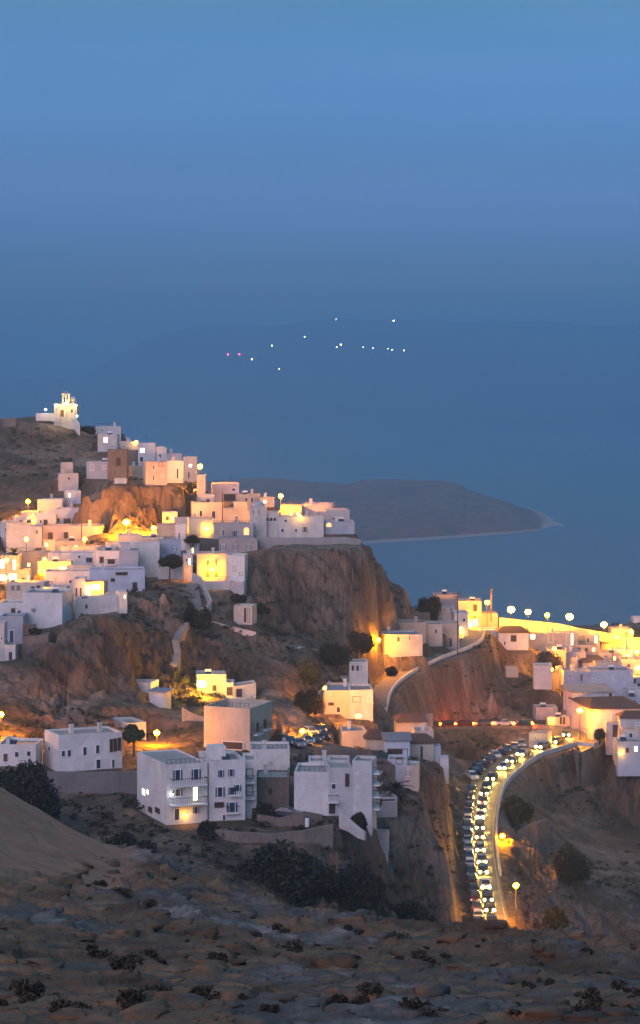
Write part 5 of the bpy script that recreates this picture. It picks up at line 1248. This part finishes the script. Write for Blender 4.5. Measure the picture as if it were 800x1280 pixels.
def cars():
    cols = {'black': (.015, .015, .018), 'silver': (.35, .35, .37), 'white': (.7, .7, .7), 'dark blue': (.02, .03, .08), 'dark red': (.12, .01, .01), 'grey': (.12, .12, .13)}
    pm = {k: plain('car_paint_' + k.replace(' ', '_'), c, .25, .2) for k, c in cols.items()}
    protos = {}
    def car(colr, kind, mode):
        key = (colr, kind, mode)
        if key not in protos:
            r = make_car(pm[colr], kind); lights_on(r, 4.1 if kind else 3.8, mode == 'h', mode == 't'); protos[key] = r
            return r
        return dup(protos[key])
    d = np.gradient(RP[:, :2], axis=0); d /= np.linalg.norm(d, axis=1)[:, None]
    S = np.concatenate([[0], np.cumsum(np.hypot(*np.diff(RP[:, :2], axis=0).T))])
    def put(r, s, off, rev=False, jitter=.12):
        x, y, z = (np.interp(s, S, RP[:, k]) for k in range(3)); dx, dy = np.interp(s, S, d[:, 0]), np.interp(s, S, d[:, 1]); l = math.hypot(dx, dy); dx /= l; dy /= l
        w = np.interp(s, S, RP[:, 3]); o = off(w) if callable(off) else off
        zs = (np.interp(s + 2, S, RP[:, 2]) - np.interp(s - 2, S, RP[:, 2])) / 4
        r.location = (x + dy * o, y - dx * o, z + .01)
        # car's nose is its local -y; along the path means nose towards +d
        a = math.atan2(dy, dx) + math.pi / 2 + (math.pi if rev else 0)
        pitch = math.atan(zs) * (-1 if not rev else 1)
        r.rotation_euler = (pitch, 0, a + random.uniform(-jitter, jitter) * .3)
    names = ['black', 'silver', 'grey', 'white', 'dark blue', 'black', 'silver', 'dark red', 'grey', 'white', 'black', 'grey']
    s0 = S[np.argmin(abs(RP[:, 1] - 358))]; s1 = S[np.argmin(abs(RP[:, 1] - 466))]
    s = s0; i = 0
    while s < s1:
        c = names[(i * 5 + 1) % 12]; r = car(c, i % 2, 'o'); put(r, s, lambda w: -w + .95, rev=i % 3 == 0); r.name = 'parked_car'
        tag(r, '%s parked car, %s up in the row edging the curved road' % (c, ORD[i]), 'car', 'cars parked along the curved road'); s += 4.75 + random.uniform(0, .5); i += 1
    s0 = S[np.argmin(abs(RP[:, 1] - 475))]; s = s0; i = 0
    while s < S[np.argmin(abs(RP[:, 1] - 504))]:
        c = names[(i * 7 + 3) % 12]; r = car(c, (i + 1) % 2, 'o'); put(r, s, lambda w: -w - .4, rev=i % 2 == 0); r.rotation_euler.z += .55; r.name = 'parked_car'
        tag(r, '%s parked car, %s from left, angled row below the upper road' % (c, ['first'] [0] if i == 0 else ORD[i]), 'car', 'cars parked in the angled row below the red-lit road'); s += 3.1; i += 1
    s = S[np.argmin(abs(RP[:, 1] - 362))]; i = 0
    while s < S[np.argmin(abs(RP[:, 1] - 516))]:
        c = names[(i * 5 + 2) % 12]; r = car(c, i % 2, 'h'); put(r, s, .15 if s < s0 else .6, rev=True, jitter=.05); r.name = 'driving_car'
        tag(r, '%s car with headlights on, %s up the curved road' % (c, ORD[i]), 'car', 'cars driving down the curved road'); s += 5.6 + (i * 37 % 11) * .32; i += 1
    sA = S[next(k for k in range(len(RP)) if S[k] > S[np.argmax(RP[:, 1])] and RP[k, 0] < P(676, 900, 524).x)]; s = sA; i = 0
    while s < S[-1] - 2:
        c = names[(i * 5 + 4) % 12]; r = car(c, i % 2, 't'); put(r, s, -.9, rev=False, jitter=.05); r.name = 'driving_car'
        tag(r, '%s car with red tail lights, %s from right on level road' % (c, 'first' if i == 0 else ORD[i]), 'car', 'cars with tail lights on the level upper road'); s += 4.7; i += 1
    # car park
    spots = [(352,928,.4),(362,931,.5),(372,934,.4),(384,930,.3),(394,927,.2),(404,924,.3),(388,919,.4),(400,916,.3)]
    for i, (x, y, a) in enumerate(spots):
        D = ray_D(x, y, 380) or 410; c = names[(i * 5 + 3) % 12]; r = car(c, i % 2, 'o'); p = P(x, y, D); r.location = (p.x, p.y, p.z + .05); r.rotation_euler = (0, 0, a); r.name = 'parked_car'
        tag(r, '%s parked car, %s in car park under dark trees' % (c, ['first from the left', 'second from the left', 'third from the left', 'fourth from the left', 'fifth from the left', 'rightmost in front', 'left one of the rear pair', 'right one of the rear pair'][i]), 'car', 'cars in the small car park')
    x = 355; D = ray_D(358, 1022) or 349; r = car('grey', 1, 'o'); p = P(358, 1022, D); r.location = (p.x, p.y, p.z + .1); r.rotation_euler = (0, 0, 1.3); r.name = 'parked_car'
    tag(r, 'grey parked car in the yard between the stone building and the broad plain wall', 'car')

# ------------------------------------------------------------------ church, stairs, walls, poles
def church():
    D = 648; p = P(82, 521, D); sc = D / F; root = empty('church', p); tag(root, 'small floodlit white church with bell gable crowning the summit rock', 'church')
    X = lambda x: (x - 82) * sc
    b = MB(); b.box(X(69), X(97), -2.6, 2.6, -3.5, 3.3, .05); b.build('wall', M['white'], root)
    b = MB(); b.box(X(68), X(98), -2.9, 2.9, 3.303, 3.5); b.build('cornice', M['trim'], root)
    b = MB(); b.tube((X(89), .6, 3.4), (X(89), .6, 4.3), 1.35, n=12); b.build('drum', M['white'], root)
    b = MB(); b.ball((X(89), .6, 4.3), 1.4, 14, 6, .9, True); b.build('dome', M['white'], root, True)
    b = MB(); x0, x1 = X(78.5), X(88)
    b.box(x0, x0 + .45, -2.2, -1.5, 3.4, 5.9); b.box(x1 - .45, x1, -2.2, -1.5, 3.4, 5.9); b.box(x0 - .1, x1 + .1, -2.25, -1.45, 5.903, 6.3); b.box((x0 + x1) / 2 - .15, (x0 + x1) / 2 + .15, -2.15, -1.55, 3.4, 5.9)
    b.box(x0, x1, -2.2, -1.5, 3.35, 3.9); g = b.build('bell_gable', M['white'], root)
    for q in (.28, .72):
        b = MB(); b.ball((x0 + (x1 - x0) * q, -1.85, 5.0), .22, 8, 5, 1.2); b.build('bell', M['metal'], g, True)
    b = MB(); b.tube(((x0 + x1) / 2, -1.85, 6.3), ((x0 + x1) / 2, -1.85, 7.2), .05, n=4); b.box((x0 + x1) / 2 - .3, (x0 + x1) / 2 + .3, -1.9, -1.8, 6.75, 6.85); b.build('cross', M['white'], g)
    opening('w', Vector((X(79), -2.6, 1.0)), (1, 0, 0), (0, -1, 0), 1.0, 2.0, root)
    opening('d', Vector((X(91), -2.6, 1.6)), (1, 0, 0), (0, -1, 0), .6, 1.0, root)
    for lab, x, y, dd, r in (('left floodlight lighting the summit church', 70,507,-5,.36), ('central floodlight on the summit church below its bell gable', 83.5,504,-4.2,.46), ('right floodlight lighting the summit church', 94,507,-4.6,.36)):
        q = P(x, y, D + dd); t = empty('floodlight', q); tag(t, lab, 'floodlight')
        gz = -((y - 521) / F * -D) ; b = MB(); b.tube((0, .2, -4.2), (0, .2, -.05), .06, n=5); b.build('pole', M['metal'], t)
        b = MB(); b.ball((0, 0, 0), r, 10, 6, .7); b.build('bulb', M['flood'], t, True)
    WLAMP('small white light on the parapet left of the summit church', 57, 512, 645, .26, 'cool')
    WLAMP('small white light at the top of the church steps', 96, 520, 641, .2, 'cool')
    WALL('summit_parapet', 'thin white parapet left of the summit church', [(45,516.5,519,646),(62,516,519.5,646),(75,517,521,645)], W, .35)
    WALL('church_steps_wall', 'white wall of the steps descending right from the summit church', [(90,521,526,641),(95,525,531,638),(99,530,537,634)], W, .4)
    WALL('ruined_castle_wall', 'remains of a dark battlemented wall on the skyline left of the church', [(4,523,529,643),(9,522,529,643),(13,524,529,643),(20,522.5,529,643)], ST, .8)
M['flood'] = emit('flood_bulb', (1.0, .66, .16), 130.0)
M['cool2'] = emit('pale_yellow_bulb', (1.0, .85, .5), 90.0)

def misc():
    # stairway under the orange lit house
    a, b2 = P(240, 763, 470), P(240, 729, 489); root = empty('stairway', a); tag(root, 'broad pale stone stairway climbing beside the orange lit house', 'stairs')
    n_ = 20; b = MB(); dy = (b2.y - a.y) / n_; dz = (b2.z - a.z) / n_
    for k in range(n_): b.box(-1.6 - k * .02, 2.0 - k * .09, k * dy, (k + 1) * dy + (.3 if k < n_ - 1 else 0), -2, (k + 1) * dz)
    b.build('steps', M['concrete'], root)
    WALL('stair_balustrade', 'white curving balustrade on the right of the broad stairway', [(241,716,721,492),(252,722,727,488),(257,735,740,481),(264,750,754,474),(260,756,761,470),(253,759,764,468)], W, .3)
    WALL('path_wall', 'white path wall slanting below the white hut with columns', [(264,776,779,None),(290,783,786.5,None),(320,790,794,None)], W, .4)
    WALL('path_wall', 'thin white path wall running right across the lower great cliff', [(358,805,807,None),(392,811,813,None),(428,815,818,None)], W, .35)
    WALL('path_wall', 'thin white wall curving from the arcade house down to the bluish roof', [(458,840,842.5,None),(440,843.5,846,None),(425,845,848,None)], W, .35)
    WALL('path_wall', 'short white wall rising left of the small lamp by the bluish roof', [(390,872,875,None),(402,862,865,None),(412,851,855,None)], W, .35)
    WALL('garden_wall', 'pale garden wall under the lamp-lit shrubs by the blazing lamp', [(228,884,902,None),(240,892,901,None),(254,896,902,None)], PK, .35)
    WALL('hillside_path', 'pale bluish stone path channel winding down the slope under the conifer shrubs', [(233,778,783,None),(224,790,797,None),(219,800,812,None),(222,816,828,None),(217,830,838,None)], CO, 1.3)
    WALL('terrace_wall', 'brown stone terrace wall across the front of the yard below the blocks', [(266,1036,1062,338),(300,1040,1066,337),(340,1042,1066,337),(380,1038,1062,337),(416,1030,1052,338)], ST, .6)
    WALL('yard_wall', 'low brown yard wall before the stone building and plain wall', [(322,1018,1030,345),(350,1022,1032,344),(380,1014,1030,344),(402,1018,1032,345)], ST, .4)
    WALL('terrace_wall', 'brown plastered terrace wall behind the white rooftop rooms', [(394,934,952,None),(425,935,955,None),(462,937,956,None),(482,941,957,None)], ST, .6, fd=3)
    WALL('cliff_terrace_wall', 'long grey stone wall with three lights above the great cliff', [(322,671,690,529),(360,672,690,527),(405,672,692,527),(432,671,693,528),(450,674,694,529)], GY, .8, fd=4)
    WALL('lit_parapet', 'long brightly lit cream parapet under the row of five lamps', [(624,772,779,586),(652,775,783,586),(700,780,788,587),(735,787,794,589),(764,792,798,592)], C_, .6, fd=1)
    WALL('buttress_wall', 'pale concrete buttress wall with vertical ribs on the slope right of the road', [(646,1040,1062,446),(658,1032,1064,446),(670,1028,1064,447),(684,1024,1054,450)], ST, 1.0, fd=3)
    WALL('road_bank_wall', 'stone bank wall closing the red-lit road at its left end', [(533,893,908,None),(540,892,908,None)], PK, .5)
    D = ray_D(475, 1064) or 345
    H('plain_shed', 'small blank pale shed below the beige ruin on the spur', 464,1041,485,1064, GY, yaw=-6, dep=3, flat=False)
    WALL('outside_stair', 'white outside stair flank slanting down at the foot of the tall narrow block', [(425,1016,1030,345),(436,1023,1034,343),(448,1034,1042,341),(456,1040,1045,340)], W, .35, fd=.6)
    # gas bottle like blue-white drum in the yard
    p = P(384, 1033, 343.2); root = empty('water_drum', p); tag(root, 'blue and white upright drum in front of the low yard wall', 'drum')
    b = MB(); b.tube((0, 0, -.1), (0, 0, 1.25), .32, n=12); b.build('body', M['trim'], root); b = MB(); b.tube((0, 0, 1.25), (0, 0, 1.4), .34, .3, n=12); b.build('lid', M['shutb'], root)
    def pole(label, x, yt, yb, D=None, bars=2):
        if D is None: D = ray_D(x, yb) or 500
        p = P(x, yb, D); h = (yb - yt) / F * D; r = empty('utility_pole', p); tag(r, label, 'utility pole')
        b = MB(); b.tube((0, 0, -1), (0, 0, h), .15, .1, 7); b.build('pole', M['trunk'], r)
        for k in range(bars):
            b = MB(); b.box(-.9, .9, -.06, .06, h - .5 - k * .7, h - .38 - k * .7)
            for q in (-.8, -.3, .3, .8): b.tube((q, 0, h - .38 - k * .7), (q, 0, h - .2 - k * .7), .05, n=5)
            b.build('crossarm', M['trunk'], r)
    pole('tall dark utility pole in front of the lane-side yellow houses', 572, 740, 814, D=538)
    pole('slender dark pole on the skyline beside the first orange lamp', 614, 735, 772, D=585, bars=1)
    pole('thin mast rising in front of the seaward yellow houses', 278, 615, 655, D=556, bars=0)
    pole('thin dark mast in front of the pinkish left-town house', 102, 646, 690, D=548, bars=0)
    pole('thin pole standing in the dark shrub slope at lower right of centre', 502, 1118, 1172, bars=0, D=352)
    pole('dark thin mast at the left before the sloping-topped house', 53, 655, 698, D=540, bars=0)
    pole('thin pole among the far right roofs', 783, 790, 834, D=574, bars=1)
    pole('thin pole among the roofs beside the tiled roof', 766, 800, 838, D=566, bars=1)
    def cable(label, a, b_, sag):
        b = MB(); pr = None
        for k in range(13):
            t = k / 12; q = a.lerp(b_, t); q = q - a; q.z -= sag * 4 * t * (1 - t)
            if pr is not None: b.tube(pr, q, .035, n=4)
            pr = q
        o = b.build('power_cable', M['metal']); o.location = a; tag(o, label, 'cable')
    cable('thin cable sagging between the lane pole and the skyline pole by the first orange lamp', P(572,742,538), P(614,737,585), 1.2)
    cable('thin cable crossing the left town between two masts above the pinkish house', P(53,656,540), P(102,647,548), .8)
    cable('thin cable between the two poles among the far right roofs', P(766,801,566), P(783,791,574), .5)
    # small hedge-like boulder in the ravine
    bm = bmesh.new(); bmesh.ops.create_icosphere(bm, subdivisions=4, radius=1); 
    v = np.array([q.co[:] for q in bm.verts]); f = np.array([[q.index for q in g.verts] for g in bm.faces]); bm.free()
    nz = fbm(v[:, 0] * 3 + 5, v[:, 1] * 3 + v[:, 2] * 2, 1.4, 4, .5, 5, True)
    D = 497; v = v * (1 + .13 * nz)[:, None] * np.array([2.2, 2.4, 3.2])
    o = npmesh('boulder', v, f, M['rock']); o.location = P(583, 943, D); tag(o, 'large rounded pale boulder in the ravine under the red-lit road', 'boulder')
build_houses()
roads(); lamps(); church(); misc(); cars(); plants(); build_setting(); build_haze()
